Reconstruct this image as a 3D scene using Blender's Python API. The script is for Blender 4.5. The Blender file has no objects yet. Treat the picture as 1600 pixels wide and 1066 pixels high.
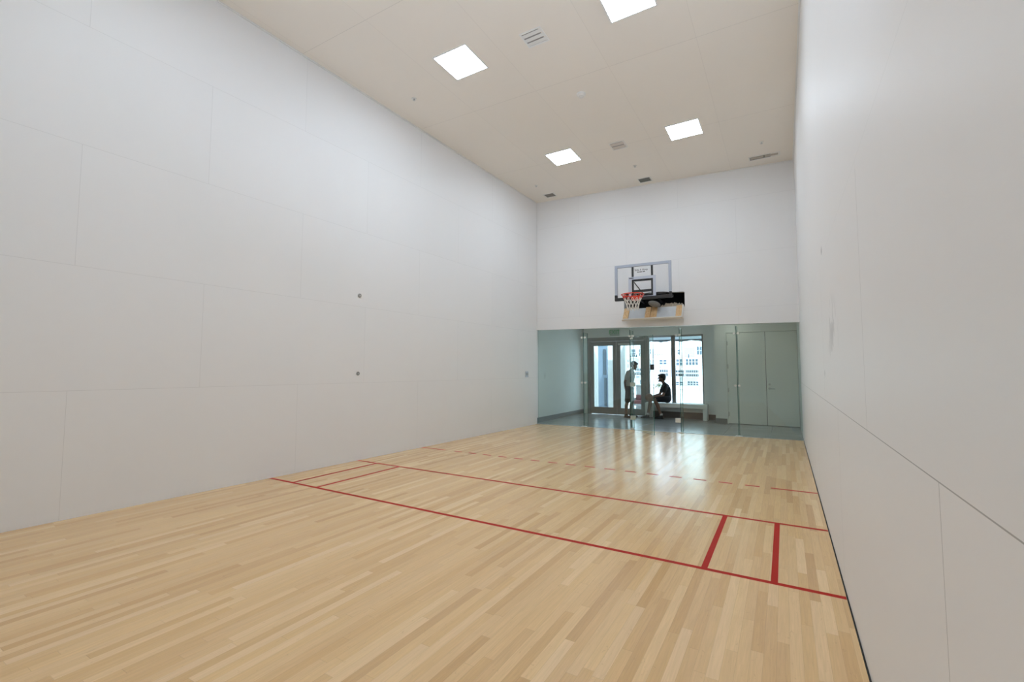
import bpy, bmesh, math, random
from mathutils import Vector, Matrix
random.seed(7)
FT = 0.3048
PI = math.pi
scene = bpy.context.scene
COL = scene.collection

# ------------------------------------------------------------------ camera
cam_d = bpy.data.cameras.new('camera')
cam_d.sensor_width = 36.0
cam_d.sensor_fit = 'HORIZONTAL'
cam_d.lens = 712.42 / 1600 * 36
cam_d.clip_start = 0.05
cam_d.clip_end = 400
cam = bpy.data.objects.new('camera', cam_d)
COL.objects.link(cam)
cam.matrix_world = (Matrix.Translation(Vector((19.0022, 3.4902, 4.6936)) * FT)
                    @ Matrix.Rotation(0.5375, 4, 'Z') @ Matrix.Rotation(PI / 2 + 0.0634, 4, 'X')
                    @ Matrix.Rotation(0.002, 4, 'Z'))
scene.camera = cam

# ------------------------------------------------------------------ world, sun, exposure
world = bpy.data.worlds.new('sky')
scene.world = world
world.use_nodes = True
bg = world.node_tree.nodes['Background']
bg.inputs['Color'].default_value = (0.68, 0.85, 1.0, 1)
bg.inputs['Strength'].default_value = 4.0
sun_d = bpy.data.lights.new('sun', 'SUN')
sun_d.energy = 6.0
sun_d.angle = math.radians(1.0)
sun_d.color = (0.85, 0.95, 1.08)
sun = bpy.data.objects.new('sun', sun_d)
COL.objects.link(sun)
sun.location = (0, 0, 30)
sun.rotation_euler = Vector((-0.35, 0.62, -0.75)).to_track_quat('-Z', 'Y').to_euler()
scene.view_settings.view_transform = 'Standard'
scene.view_settings.look = 'None'
scene.view_settings.gamma = 1.0
scene.view_settings.exposure = 0.06
scene.view_settings.use_curve_mapping = False
LAMP = 28.0          # strength of the square ceiling lamps
# the photographer's flash, bounced off the ceiling beside the camera
fl_d = bpy.data.lights.new('bounce_flash', 'SPOT')
fl_d.energy = 560.0
fl_d.color = (0.76, 0.93, 1.18)
fl_d.spot_size = math.radians(88)
fl_d.spot_blend = 1.0
fl_d.shadow_soft_size = 0.05
fl = bpy.data.objects.new('bounce_flash', fl_d)
COL.objects.link(fl)
fl.location = Vector((18.2, 3.2, 5.7)) * FT
fl.rotation_euler = Vector((-6.5, 13.0, 14.0)).to_track_quat('-Z', 'Y').to_euler()
scene.cycles.max_bounces = 14
scene.cycles.diffuse_bounces = 6
scene.cycles.transparent_max_bounces = 24
scene.cycles.sample_clamp_indirect = 8.0

# ------------------------------------------------------------------ material helpers
def new_mat(name):
    m = bpy.data.materials.new(name)
    m.use_nodes = True
    nt = m.node_tree
    return m, nt, nt.nodes, nt.links, nt.nodes['Principled BSDF']

def plain(name, col, rough=0.5, metal=0.0, spec=0.5, noise=0.06, scale=8.0, coat=0.0):
    """procedural base: a colour with a little noise mottling"""
    m, nt, N, L, P = new_mat(name)
    tc = N.new('ShaderNodeTexCoord')
    nz = N.new('ShaderNodeTexNoise'); nz.inputs['Scale'].default_value = scale
    nz.inputs['Detail'].default_value = 4
    L.new(tc.outputs['Object'], nz.inputs['Vector'])
    mx = N.new('ShaderNodeMix'); mx.data_type = 'RGBA'
    mx.inputs['A'].default_value = tuple(max(0, c * (1 - noise)) for c in col) + (1,)
    mx.inputs['B'].default_value = tuple(min(1, c * (1 + noise)) for c in col) + (1,)
    L.new(nz.outputs['Fac'], mx.inputs['Factor'])
    L.new(mx.outputs['Result'], P.inputs['Base Color'])
    P.inputs['Roughness'].default_value = rough
    P.inputs['Metallic'].default_value = metal
    P.inputs['Specular IOR Level'].default_value = spec
    P.inputs['Coat Weight'].default_value = coat
    return m

class NB:
    """tiny math-node builder"""
    def __init__(s, nt): s.N, s.L = nt.nodes, nt.links
    def m(s, op, a, b=None, c=None):
        n = s.N.new('ShaderNodeMath'); n.operation = op
        for i, v in enumerate((a, b, c)):
            if v is None: continue
            if isinstance(v, (int, float)): n.inputs[i].default_value = v
            else: s.L.new(v, n.inputs[i])
        return n.outputs[0]
    def comb(s, x, y, z=0.0):
        n = s.N.new('ShaderNodeCombineXYZ')
        for i, v in enumerate((x, y, z)):
            if isinstance(v, (int, float)): n.inputs[i].default_value = v
            else: s.L.new(v, n.inputs[i])
        return n.outputs[0]
    def pos(s):
        g = s.N.new('ShaderNodeNewGeometry'); sp = s.N.new('ShaderNodeSeparateXYZ')
        s.L.new(g.outputs['Position'], sp.inputs[0])
        return [s.m('DIVIDE', sp.outputs[i], FT) for i in range(3)]
    def mix(s, fac, a, b, blend='MIX'):
        n = s.N.new('ShaderNodeMix'); n.data_type = 'RGBA'; n.blend_type = blend
        for k, v in (('Factor', fac), ('A', a), ('B', b)):
            if isinstance(v, (int, float)): n.inputs[k].default_value = v
            elif isinstance(v, tuple): n.inputs[k].default_value = v + (1,)
            else: s.L.new(v, n.inputs[k])
        return n.outputs['Result']

def panel_wall(name, col, uax, vax, u0e, u0o, pu, pv, seam, dark, rough=0.38, coat=0.0, v0=0.0, smudge=(), fade=False):
    """painted wall board with thin butt joints; u0e/u0o: joint offset of even/odd rows (feet)"""
    m, nt, N, L, P = new_mat(name)
    b = NB(nt); p = b.pos(); u, v = p[uax], p[vax]
    v = b.m('ADD', v, 800.0 * pv - v0)
    row = b.m('FLOOR', b.m('DIVIDE', v, pv))
    odd = b.m('FLOORED_MODULO', row, 2.0)
    off = b.m('ADD', u0e, b.m('MULTIPLY', odd, u0o - u0e))
    uu = b.m('FLOORED_MODULO', b.m('SUBTRACT', u, off), pu)
    vv = b.m('FLOORED_MODULO', v, pv)
    s1 = b.m('LESS_THAN', uu, seam); s2 = b.m('LESS_THAN', vv, seam)
    s = b.m('MAXIMUM', b.m('MULTIPLY', s1, 0.45) if vax == 1 else s1, s2)
    if fade: s = b.m('MULTIPLY', s, b.m('ADD', 0.15, b.m('MULTIPLY', b.m('LESS_THAN', p[2], 7.7), 0.85)))   # joints higher up are filled
    g = N.new('ShaderNodeNewGeometry')
    nz = N.new('ShaderNodeTexNoise'); nz.inputs['Scale'].default_value = 0.7; nz.inputs['Detail'].default_value = 5
    L.new(g.outputs['Position'], nz.inputs['Vector'])
    # each board a trace different in tone
    wn = N.new('ShaderNodeTexWhiteNoise'); wn.noise_dimensions = '2D'
    L.new(b.comb(b.m('FLOOR', b.m('DIVIDE', b.m('SUBTRACT', u, off), pu)), row), wn.inputs['Vector'])
    tone = b.m('ADD', 0.975, b.m('ADD', b.m('MULTIPLY', nz.outputs['Fac'], 0.03), b.m('MULTIPLY', wn.outputs['Value'], 0.012)))
    base = b.mix(1.0, col, b.comb(tone, tone, tone), 'MULTIPLY')
    for (cu, cv, r, amt) in smudge:     # worn ball marks
        d = b.m('SQRT', b.m('ADD', b.m('POWER', b.m('SUBTRACT', u, cu), 2.0), b.m('POWER', b.m('MULTIPLY', b.m('SUBTRACT', b.m('SUBTRACT', v, 800.0 * pv - v0), cv), 1.6), 2.0)))
        n2 = N.new('ShaderNodeTexNoise'); n2.inputs['Scale'].default_value = 6; n2.inputs['Detail'].default_value = 3
        L.new(g.outputs['Position'], n2.inputs['Vector'])
        f = b.m('MAXIMUM', 0.0, b.m('SUBTRACT', 1.0, b.m('DIVIDE', d, r)))
        f = b.m('MULTIPLY', f, b.m('MULTIPLY', b.m('GREATER_THAN', n2.outputs['Fac'], 0.52), amt))
        base = b.mix(f, base, (0.25, 0.25, 0.26))
    dk = b.m('SUBTRACT', 1.0, b.m('MULTIPLY', s, dark))
    base = b.mix(1.0, base, b.comb(dk, dk, dk), 'MULTIPLY')
    L.new(base, P.inputs['Base Color'])
    P.inputs['Roughness'].default_value = rough
    P.inputs['Specular IOR Level'].default_value = 0.35
    n3 = N.new('ShaderNodeTexNoise'); n3.inputs['Scale'].default_value = 3.0; n3.inputs['Detail'].default_value = 2
    mp = N.new('ShaderNodeMapping'); mp.inputs['Scale'].default_value = (1, 1, 0.12) if vax == 2 else (1, 1, 1)
    L.new(g.outputs['Position'], mp.inputs[0]); L.new(mp.outputs[0], n3.inputs['Vector'])
    bp = N.new('ShaderNodeBump'); bp.inputs['Strength'].default_value = 0.10; bp.inputs['Distance'].default_value = 0.02
    L.new(n3.outputs['Fac'], bp.inputs['Height']); L.new(bp.outputs[0], P.inputs['Normal'])
    return m

def wood_floor(name):
    m, nt, N, L, P = new_mat(name)
    b = NB(nt); x, y, z = b.pos()
    W = 2.25 / 12
    col = b.m('FLOOR', b.m('DIVIDE', b.m('ADD', x, 60 * W), W))
    wn = N.new('ShaderNodeTexWhiteNoise'); wn.noise_dimensions = '1D'; L.new(col, wn.inputs['W'])
    wn0 = N.new('ShaderNodeTexWhiteNoise'); wn0.noise_dimensions = '1D'; L.new(b.m('ADD', col, 517.3), wn0.inputs['W'])
    leng = b.m('ADD', 2.2, b.m('MULTIPLY', wn0.outputs['Value'], 2.2))
    yy = b.m('DIVIDE', b.m('ADD', y, b.m('ADD', 100.0, b.m('MULTIPLY', wn.outputs['Value'], 9.0))), leng)
    idx = b.m('FLOOR', yy)
    wb = N.new('ShaderNodeTexWhiteNoise'); wb.noise_dimensions = '2D'; L.new(b.comb(col, idx), wb.inputs['Vector'])
    sp = N.new('ShaderNodeSeparateXYZ'); L.new(wb.outputs['Color'], sp.inputs[0])
    ramp = N.new('ShaderNodeValToRGB'); cr = ramp.color_ramp
    stops = [(0.0, (0.63, 0.39, 0.168)), (0.10, (0.69, 0.44, 0.198)), (0.35, (0.75, 0.495, 0.235)),
             (0.80, (0.79, 0.54, 0.268)), (1.0, (0.85, 0.61, 0.335))]
    while len(cr.elements) < len(stops): cr.elements.new(0.5)
    for e, (p_, c) in zip(cr.elements, stops): e.position = p_; e.color = c + (1,)
    L.new(wb.outputs['Value'], ramp.inputs['Fac'])
    # slight hue drift per board
    hue = b.mix(b.m('MULTIPLY', sp.outputs[1], 0.22), ramp.outputs['Color'], (0.72, 0.44, 0.18))
    hue = b.mix(b.m('MULTIPLY', sp.outputs[2], 0.20), hue, (0.66, 0.45, 0.27))
    # grain: stretched along the boards, shifted per board
    gv = b.comb(b.m('ADD', b.m('MULTIPLY', x, 26.0), b.m('MULTIPLY', sp.outputs[0], 50.0)),
                b.m('ADD', b.m('MULTIPLY', y, 1.1), b.m('MULTIPLY', sp.outputs[1], 90.0)))
    nz = N.new('ShaderNodeTexNoise'); nz.inputs['Scale'].default_value = 1.0; nz.inputs['Detail'].default_value = 5
    nz.inputs['Distortion'].default_value = 1.2
    L.new(gv, nz.inputs['Vector'])
    gr = b.m('ADD', 0.85, b.m('MULTIPLY', nz.outputs['Fac'], 0.30))
    c1 = b.mix(1.0, hue, b.comb(gr, gr, gr), 'MULTIPLY')
    gv2 = b.comb(b.m('ADD', b.m('MULTIPLY', x, 9.0), b.m('MULTIPLY', sp.outputs[2], 70.0)), b.m('MULTIPLY', y, 3.0))
    n2 = N.new('ShaderNodeTexNoise'); n2.inputs['Scale'].default_value = 1.0; n2.inputs['Detail'].default_value = 2; n2.inputs['Distortion'].default_value = 3.0
    L.new(gv2, n2.inputs['Vector'])
    fleck = b.m('GREATER_THAN', n2.outputs['Fac'], 0.70)
    c1 = b.mix(b.m('MULTIPLY', fleck, 0.22), c1, (0.42, 0.25, 0.13))
    # joints
    fx = b.m('FLOORED_MODULO', b.m('ADD', x, 60 * W), W)
    fy = b.m('MULTIPLY', b.m('FRACT', yy), leng)
    j = b.m('MAXIMUM', b.m('LESS_THAN', fx, 0.005), b.m('LESS_THAN', fy, 0.008))
    c1 = b.mix(b.m('MULTIPLY', j, 0.30), c1, (0.33, 0.20, 0.11))
    L.new(c1, P.inputs['Base Color'])
    P.inputs['Roughness'].default_value = 0.30
    P.inputs['Specular IOR Level'].default_value = 0.55
    rr = b.m('ADD', 0.175, b.m('MULTIPLY', sp.outputs[0], 0.06))
    L.new(rr, P.inputs['Roughness'])
    hgt = b.m('ADD', b.m('MULTIPLY', wb.outputs['Value'], 0.3), b.m('MULTIPLY', nz.outputs['Fac'], 0.5))
    bp = N.new('ShaderNodeBump'); bp.inputs['Strength'].default_value = 0.05; bp.inputs['Distance'].default_value = 0.01
    L.new(hgt, bp.inputs['Height']); L.new(bp.outputs[0], P.inputs['Normal'])
    return m

def glass_mat(name, tint, ior=1.5, refl=1.7):
    m, nt, N, L, P = new_mat(name)
    N.remove(P)
    out = N['Material Output']
    tr = N.new('ShaderNodeBsdfTransparent'); tr.inputs['Color'].default_value = tint + (1,)
    gl = N.new('ShaderNodeBsdfGlossy'); gl.inputs['Roughness'].default_value = 0.01
    gl.inputs['Color'].default_value = (1, 1, 1, 1)
    fr = N.new('ShaderNodeFresnel'); fr.inputs['IOR'].default_value = ior
    # the two faces of a pane both show this shader: use the outside Fresnel for both
    geo = N.new('ShaderNodeNewGeometry')
    mt = N.new('ShaderNodeMath'); mt.operation = 'MULTIPLY'
    inv = N.new('ShaderNodeMath'); inv.operation = 'SUBTRACT'; inv.inputs[0].default_value = 1.0
    L.new(geo.outputs['Backfacing'], inv.inputs[1])
    L.new(fr.outputs[0], mt.inputs[0]); L.new(inv.outputs[0], mt.inputs[1])
    sc_ = N.new('ShaderNodeMath'); sc_.operation = 'MULTIPLY'; sc_.inputs[1].default_value = refl
    L.new(mt.outputs[0], sc_.inputs[0])
    mx = N.new('ShaderNodeMixShader')
    L.new(sc_.outputs[0], mx.inputs[0]); L.new(tr.outputs[0], mx.inputs[1]); L.new(gl.outputs[0], mx.inputs[2])
    L.new(mx.outputs[0], out.inputs['Surface'])
    return m

def emis(name, col, s):
    m, nt, N, L, P = new_mat(name)
    P.inputs['Base Color'].default_value = (0.8, 0.8, 0.8, 1)
    P.inputs['Emission Color'].default_value = col + (1,)
    P.inputs['Emission Strength'].default_value = s
    return m

def tile_mat(name, col, sx, sy, grout, rough=0.35):
    m, nt, N, L, P = new_mat(name)
    b = NB(nt); x, y, z = b.pos()
    fx = b.m('FLOORED_MODULO', x, sx); fy = b.m('FLOORED_MODULO', y, sy)
    j = b.m('MAXIMUM', b.m('LESS_THAN', fx, 0.02), b.m('LESS_THAN', fy, 0.02))
    wn = N.new('ShaderNodeTexWhiteNoise'); wn.noise_dimensions = '2D'
    L.new(b.comb(b.m('FLOOR', b.m('DIVIDE', x, sx)), b.m('FLOOR', b.m('DIVIDE', y, sy))), wn.inputs['Vector'])
    nz = N.new('ShaderNodeTexNoise'); nz.inputs['Scale'].default_value = 1.0; nz.inputs['Detail'].default_value = 6
    L.new(b.comb(b.m('MULTIPLY', x, 0.6), b.m('MULTIPLY', y, 3.0)), nz.inputs['Vector'])
    t = b.m('ADD', 0.72, b.m('ADD', b.m('MULTIPLY', wn.outputs['Value'], 0.16), b.m('MULTIPLY', nz.outputs['Fac'], 0.4)))
    c = b.mix(1.0, col, b.comb(t, t, t), 'MULTIPLY')
    c = b.mix(b.m('MULTIPLY', j, 0.6), c, grout)
    L.new(c, P.inputs['Base Color']); P.inputs['Roughness'].default_value = rough
    return m

def grain_wood(name, a, c, rough=0.6, axis_scale=(8, 8, 1.2)):
    m, nt, N, L, P = new_mat(name)
    tc = N.new('ShaderNodeTexCoord'); mp = N.new('ShaderNodeMapping'); mp.inputs['Scale'].default_value = axis_scale
    nz = N.new('ShaderNodeTexNoise'); nz.inputs['Scale'].default_value = 6; nz.inputs['Detail'].default_value = 6
    nz.inputs['Distortion'].default_value = 1.5
    L.new(tc.outputs['Object'], mp.inputs[0]); L.new(mp.outputs[0], nz.inputs['Vector'])
    rp = N.new('ShaderNodeValToRGB')
    rp.color_ramp.elements[0].position = 0.3; rp.color_ramp.elements[0].color = a + (1,)
    rp.color_ramp.elements[1].position = 0.7; rp.color_ramp.elements[1].color = c + (1,)
    L.new(nz.outputs['Fac'], rp.inputs['Fac']); L.new(rp.outputs[0], P.inputs['Base Color'])
    P.inputs['Roughness'].default_value = rough
    return m

WALLC = (0.83, 0.83, 0.83)
M = {}
M['wall_left'] = panel_wall('white_wall_board_left', WALLC, 1, 2, 8.70, 12.45, 7.8, 4.0, 0.014, 0.13, rough=0.5)
M['wall_right'] = panel_wall('white_wall_board_right', WALLC, 1, 2, 8.25, 11.8, 7.8, 4.0, 0.0115, 0.5, rough=0.5, v0=-0.17, fade=True,
                             smudge=((16.6, 5.6, 1.6, 0.35), (18.8, 8.05, 0.25, 0.9), (19.3, 4.6, 0.22, 0.9)))
M['wall_back'] = panel_wall('white_wall_board_back', WALLC, 0, 2, 4.3, 0.3, 8.0, 4.0, 0.014, 0.12, rough=0.5, v0=1.2)
M['wall_front'] = panel_wall('white_wall_board_front', WALLC, 0, 2, 0, 4, 8.0, 4.0, 0.014, 0.3)
M['ceiling'] = panel_wall('ceiling_board', (0.86, 0.81, 0.735), 0, 1, 0.1, 0.1, 4.0, 8.0, 0.014, 0.26, rough=0.75, v0=0.2)
M['floor'] = wood_floor('maple_strip_floor')
M['red'] = plain('red_court_paint', (0.44, 0.022, 0.012), 0.6, spec=0.15, noise=0.05)
M['gap'] = plain('dark_gap_rubber', (0.03, 0.03, 0.028), 0.8)
M['vest'] = plain('vestibule_paint', (0.82, 0.82, 0.80), 0.6, noise=0.02, scale=2)
M['vestdoor'] = plain('painted_door', (0.84, 0.84, 0.80), 0.45, noise=0.02, scale=2)
M['tile'] = tile_mat('grey_plank_tile', (0.36, 0.37, 0.37), 3.0, 0.8, (0.10, 0.10, 0.10), 0.2)
M['greybase'] = plain('grey_baseboard_tile', (0.20, 0.205, 0.21), 0.45)
M['greybase2'] = plain('warm_grey_casting', (0.20, 0.19, 0.17), 0.6)
M['brownbase'] = plain('brown_baseboard', (0.12, 0.095, 0.085), 0.5)
M['alu'] = plain('bronze_grey_aluminium', (0.24, 0.235, 0.225), 0.42, metal=0.3)
M['steel'] = plain('satin_steel', (0.62, 0.62, 0.60), 0.3, metal=0.9)
M['nickel'] = plain('pale_nickel', (0.78, 0.79, 0.74), 0.35, metal=0.35)
M['black'] = plain('black_metal', (0.010, 0.010, 0.011), 0.4)
M['blackrub'] = plain('black_plastic', (0.02, 0.02, 0.022), 0.6)
M['framegrey'] = plain('blue_grey_paint', (0.40, 0.44, 0.52), 0.35)
M['sqgrey'] = plain('pale_target_paint', (0.50, 0.54, 0.62), 0.4)
M['rim'] = plain('orange_red_rim', (0.75, 0.06, 0.02), 0.35)
M['net_red'] = plain('red_net_cord', (0.70, 0.05, 0.035), 0.8)
M['net_white'] = plain('white_net_cord', (0.75, 0.72, 0.66), 0.85)
M['pine'] = grain_wood('pine_stud', (0.62, 0.37, 0.16), (0.80, 0.57, 0.32), axis_scale=(3, 3, 1))
M['board'] = plain('pale_backing_board', (0.62, 0.66, 0.69), 0.5, noise=0.1)
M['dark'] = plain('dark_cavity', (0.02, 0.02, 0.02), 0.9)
M['foam'] = plain('ragged_insulation', (0.48, 0.43, 0.35), 0.95, noise=0.3, scale=20)
M['white'] = plain('white_paint', (0.82, 0.82, 0.80), 0.45, noise=0.02)
M['offwhite'] = plain('white_plastic', (0.78, 0.76, 0.72), 0.5, noise=0.02)
M['ventgrey'] = plain('vent_grey', (0.55, 0.55, 0.53), 0.5)
M['ventdark'] = plain('vent_dark', (0.17, 0.175, 0.155), 0.6)
M['ventbrown2'] = plain('vent_taupe_light', (0.46, 0.41, 0.35), 0.6)
M['ventpale'] = plain('vent_pale', (0.66, 0.60, 0.54), 0.6)
M['ventmid'] = plain('vent_mid', (0.30, 0.29, 0.28), 0.6)
M['ventbrown'] = plain('vent_taupe', (0.36, 0.31, 0.27), 0.6)
M['lamp'] = emis('lamp_diffuser', (0.84, 0.955, 1.09), LAMP)
M['fill_light'] = emis('fill_light_diffuser', (0.95, 1.0, 0.92), 45.0)  # glow of the lamps added in the vestibule
M['glass'] = glass_mat('clear_green_glass', (0.89, 0.935, 0.91))
M['glassedge'] = plain('glass_edge_green', (0.05, 0.16, 0.14), 0.15)
M['fin'] = glass_mat('fin_glass', (0.90, 0.95, 0.93), 1.12, 0.6)
M['pane'] = glass_mat('window_glass', (0.93, 0.97, 0.97))
M['acrylic'] = glass_mat('clear_acrylic', (0.975, 0.98, 0.985), 1.4, 1.0)
M['plate'] = plain('grey_wall_plate', (0.42, 0.42, 0.45), 0.4, metal=0.4)
M['disc'] = plain('grey_disc', (0.30, 0.30, 0.30), 0.5)
M['exitgreen'] = plain('exit_green', (0.10, 0.42, 0.16), 0.4)
M['exitplate'] = plain('exit_plate', (0.45, 0.52, 0.46), 0.3)
M['skin'] = plain('skin', (0.20, 0.11, 0.075), 0.5)
M['hair'] = plain('dark_hair', (0.015, 0.012, 0.010), 0.6)
M['blackshirt'] = plain('black_cotton', (0.022, 0.024, 0.024), 0.9)
M['greyshirt'] = plain('pale_grey_cotton', (0.42, 0.44, 0.43), 0.9)
M['darkshorts'] = plain('dark_shorts', (0.02, 0.022, 0.03), 0.85)
M['shoe'] = plain('black_shoe', (0.012, 0.012, 0.012), 0.6)
M['sock'] = plain('pale_sock', (0.6, 0.58, 0.55), 0.9)
M['ball'] = plain('brown_basketball', (0.30, 0.15, 0.09), 0.6)
M['facade'] = plain('white_stucco', (0.80, 0.80, 0.80), 0.9, noise=0.02)
M['facadepanel'] = plain('pale_lavender_render', (0.42, 0.46, 0.54), 0.9)
M['terrace'] = plain('pale_terrace', (0.75, 0.75, 0.74), 0.8)
M['bluewall'] = plain('blue_grey_render', (0.13, 0.175, 0.235), 0.8)
M['darkwin'] = plain('dark_window', (0.06, 0.10, 0.14), 0.4)
M['slit'] = plain('dark_slit', (0.02, 0.04, 0.06), 0.4)
M['railgrey'] = plain('grey_rail', (0.35, 0.36, 0.37), 0.5)
M['redcush'] = plain('red_cushion', (0.14, 0.025, 0.035), 0.9)
M['leaf'] = plain('leaf_green', (0.10, 0.14, 0.06), 0.8, noise=0.4)
M['awn'] = plain('pale_awning', (0.62, 0.70, 0.74), 0.9)
M['awnedge'] = plain('dark_awning_edge', (0.05, 0.07, 0.08), 0.9)
M['asphalt'] = plain('ground', (0.5, 0.5, 0.48), 0.9)

# ------------------------------------------------------------------ mesh helpers (all coordinates in feet, world frame)
def V(*a): return Vector(a)

def box(bm, lo, hi, mi=0):
    x0, y0, z0 = lo; x1, y1, z1 = hi
    v = [bm.verts.new(p) for p in ((x0, y0, z0), (x1, y0, z0), (x1, y1, z0), (x0, y1, z0), (x0, y0, z1), (x1, y0, z1), (x1, y1, z1), (x0, y1, z1))]
    for f in ((3, 2, 1, 0), (4, 5, 6, 7), (0, 1, 5, 4), (1, 2, 6, 5), (2, 3, 7, 6), (3, 0, 4, 7)):
        fc = bm.faces.new([v[i] for i in f]); fc.material_index = mi
    return v

def hexa(bm, pts, mi=0):
    """8 points: bottom loop then top loop"""
    v = [bm.verts.new(p) for p in pts]
    for f in ((3, 2, 1, 0), (4, 5, 6, 7), (0, 1, 5, 4), (1, 2, 6, 5), (2, 3, 7, 6), (3, 0, 4, 7)):
        fc = bm.faces.new([v[i] for i in f]); fc.material_index = mi
    return v

def tube(bm, a, b, r0, r1=None, n=10, cap=True):
    a, b = Vector(a), Vector(b); r1 = r0 if r1 is None else r1
    d = (b - a).normalized(); t = V(0, 0, 1) if abs(d.z) < 0.9 else V(1, 0, 0)
    u = d.cross(t).normalized(); w = d.cross(u)
    A = [bm.verts.new(a + (u * math.cos(2 * PI * i / n) + w * math.sin(2 * PI * i / n)) * r0) for i in range(n)]
    B = [bm.verts.new(b + (u * math.cos(2 * PI * i / n) + w * math.sin(2 * PI * i / n)) * r1) for i in range(n)]
    for i in range(n): bm.faces.new((A[i], A[(i + 1) % n], B[(i + 1) % n], B[i]))
    if cap: bm.faces.new(A[::-1]); bm.faces.new(B)

def ball(bm, c, r, seg=12, ring=8, s=(1, 1, 1), rot=None):
    m = Matrix.Translation(Vector(c)) @ (rot.to_4x4() if rot else Matrix.Identity(4)) @ Matrix.Diagonal((s[0] * r, s[1] * r, s[2] * r, 1))
    bmesh.ops.create_uvsphere(bm, u_segments=seg, v_segments=ring, radius=1.0, matrix=m)

def capsule(bm, a, b, r0, r1, n=12):
    tube(bm, a, b, r0, r1, n); ball(bm, a, r0, n, 8); ball(bm, b, r1, n, 8)

def obj(name, bm, mats, parent=None, origin=(0, 0, 0), smooth=False, bevel=0.0, remesh=0.0, doubles=False):
    """link bm as one mesh; origin in feet (inherited from the parent when there is one)"""
    if parent is not None: origin = parent['_o']
    o3 = Vector(origin)
    bmesh.ops.recalc_face_normals(bm, faces=bm.faces)
    for v in bm.verts: v.co = (v.co - o3) * FT
    me = bpy.data.meshes.new(name); bm.to_mesh(me); bm.free()
    if not isinstance(mats, (list, tuple)): mats = [mats]
    for m in mats: me.materials.append(m)
    o = bpy.data.objects.new(name, me); COL.objects.link(o)
    o['_o'] = tuple(o3)
    if parent is not None: o.parent = parent
    else: o.location = o3 * FT
    if smooth:
        for p in me.polygons: p.use_smooth = True
    if bevel:
        md = o.modifiers.new('bevel', 'BEVEL'); md.width = bevel * FT; md.segments = 2; md.limit_method = 'ANGLE'
    if remesh:
        md = o.modifiers.new('remesh', 'REMESH'); md.mode = 'VOXEL'; md.voxel_size = remesh * FT; md.use_smooth_shade = True
        md = o.modifiers.new('smooth', 'SMOOTH'); md.factor = 0.5; md.iterations = 3
    return o

def tag(o, label=None, cat=None, group=None, kind=None):
    if label: o['label'] = label
    if cat: o['category'] = cat
    if group: o['group'] = group
    if kind: o['kind'] = kind
    return o

def thing(name, loc, label, cat, group=None):
    o = bpy.data.objects.new(name, None); COL.objects.link(o)
    o.empty_display_size = 0.1
    o.location = Vector(loc) * FT; o['_o'] = tuple(loc)
    return tag(o, label, cat, group)

def struct(name, bm, m, parent=None, label=None, cat=None, **k):
    o = obj(name, bm, m, parent, **k)
    if parent is None: tag(o, label, cat, kind='structure')
    return o
NEW = bmesh.new

# ------------------------------------------------------------------ court geometry
SL = 0.9215 / (20 - 0.3739)                   # the back wall runs slightly out of square
KL = 0.3739 / 15
def xl(y): return KL * (y - 25)               # inner face of the left wall
def yb(x): return 40 - 20 * SL + SL * x       # plane of the back wall and glass
def zc(x): return 19.3317 + 0.3193 * (20 - x) / 20
def zo(x): return 7.99 + 0.22 * (20 - x) / 20 # head of the glass opening

# floor
bm = NEW(); hexa(bm, [(xl(0), 0, -0.3), (19.965, 0, -0.3), (19.965, yb(19.965), -0.3), (xl(39.08), yb(xl(39.08)), -0.3),
                      (xl(0), 0, 0), (19.965, 0, 0), (19.965, yb(19.965), 0), (xl(39.08), yb(xl(39.08)), 0)])
floor = struct('floor', bm, M['floor'], label='pale maple strip floor of the court with red painted lines', cat='floor')
# painted lines: parts of the floor
def stripe(name, x0, y0, x1, y1):
    bm = NEW(); box(bm, (x0, y0, 0.0), (x1, y1, 0.0022)); return obj(name, bm, M['red'], floor)
LW = 0.14
stripe('service_line', xl(15.4) , 15.39 - LW / 2, 19.96, 15.39 + LW / 2)
stripe('short_line', xl(20), 20.0 - LW / 2, 19.96, 20.0 + LW / 2)
for x in (17.22, 18.67, 1.28, 2.82):
    stripe('service_box_line', x - LW / 2, 15.39 + LW / 2, x + LW / 2, 20.0 - LW / 2)
bm = NEW()
box(bm, (0.02, 24.75 - LW / 2, 0), (1.8, 24.75 + LW / 2, 0.0022)); box(bm, (18.4, 24.75 - LW / 2, 0), (19.96, 24.75 + LW / 2, 0.0022))
for i in range(2, 18): box(bm, (i + 0.48, 24.75 - LW / 2, 0), (i + 1.0, 24.75 + LW / 2, 0.0022))
obj('dashed_receiving_line', bm, M['red'], floor)
# expansion gap at the right wall
bm = NEW(); box(bm, (19.965, 0, -0.3), (20.0, 40, -0.03)); struct('trim_1', bm, M['gap'], label='dark gap along the foot of the right wall', cat='gap')

# walls
bm = NEW(); y0, y1 = -0.4, 39.09
hexa(bm, [(xl(y0) - 0.4, y0, -0.3), (xl(y0), y0, -0.3), (xl(y1), y1, -0.3), (xl(y1) - 0.4, y1, -0.3),
          (xl(y0) - 0.4, y0, zc(0) + .1), (xl(y0), y0, zc(0) + .1), (xl(y1), y1, zc(0) + .1), (xl(y1) - 0.4, y1, zc(0) + .1)])
struct('wall_left', bm, M['wall_left'], label='long white panelled side wall left of the court', cat='wall')
bm = NEW(); box(bm, (20, -0.4, -0.3), (20.4, 48.6, zc(20) + 0.1)); struct('wall_right', bm, M['wall_right'], label='white panelled side wall close on the right', cat='wall')
bm = NEW(); box(bm, (-0.63, -0.4, -0.3), (20, 0, zc(0) + 0.1)); struct('wall_front', bm, M['wall_front'], label='white front wall of the court behind the viewpoint', cat='wall')
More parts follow.
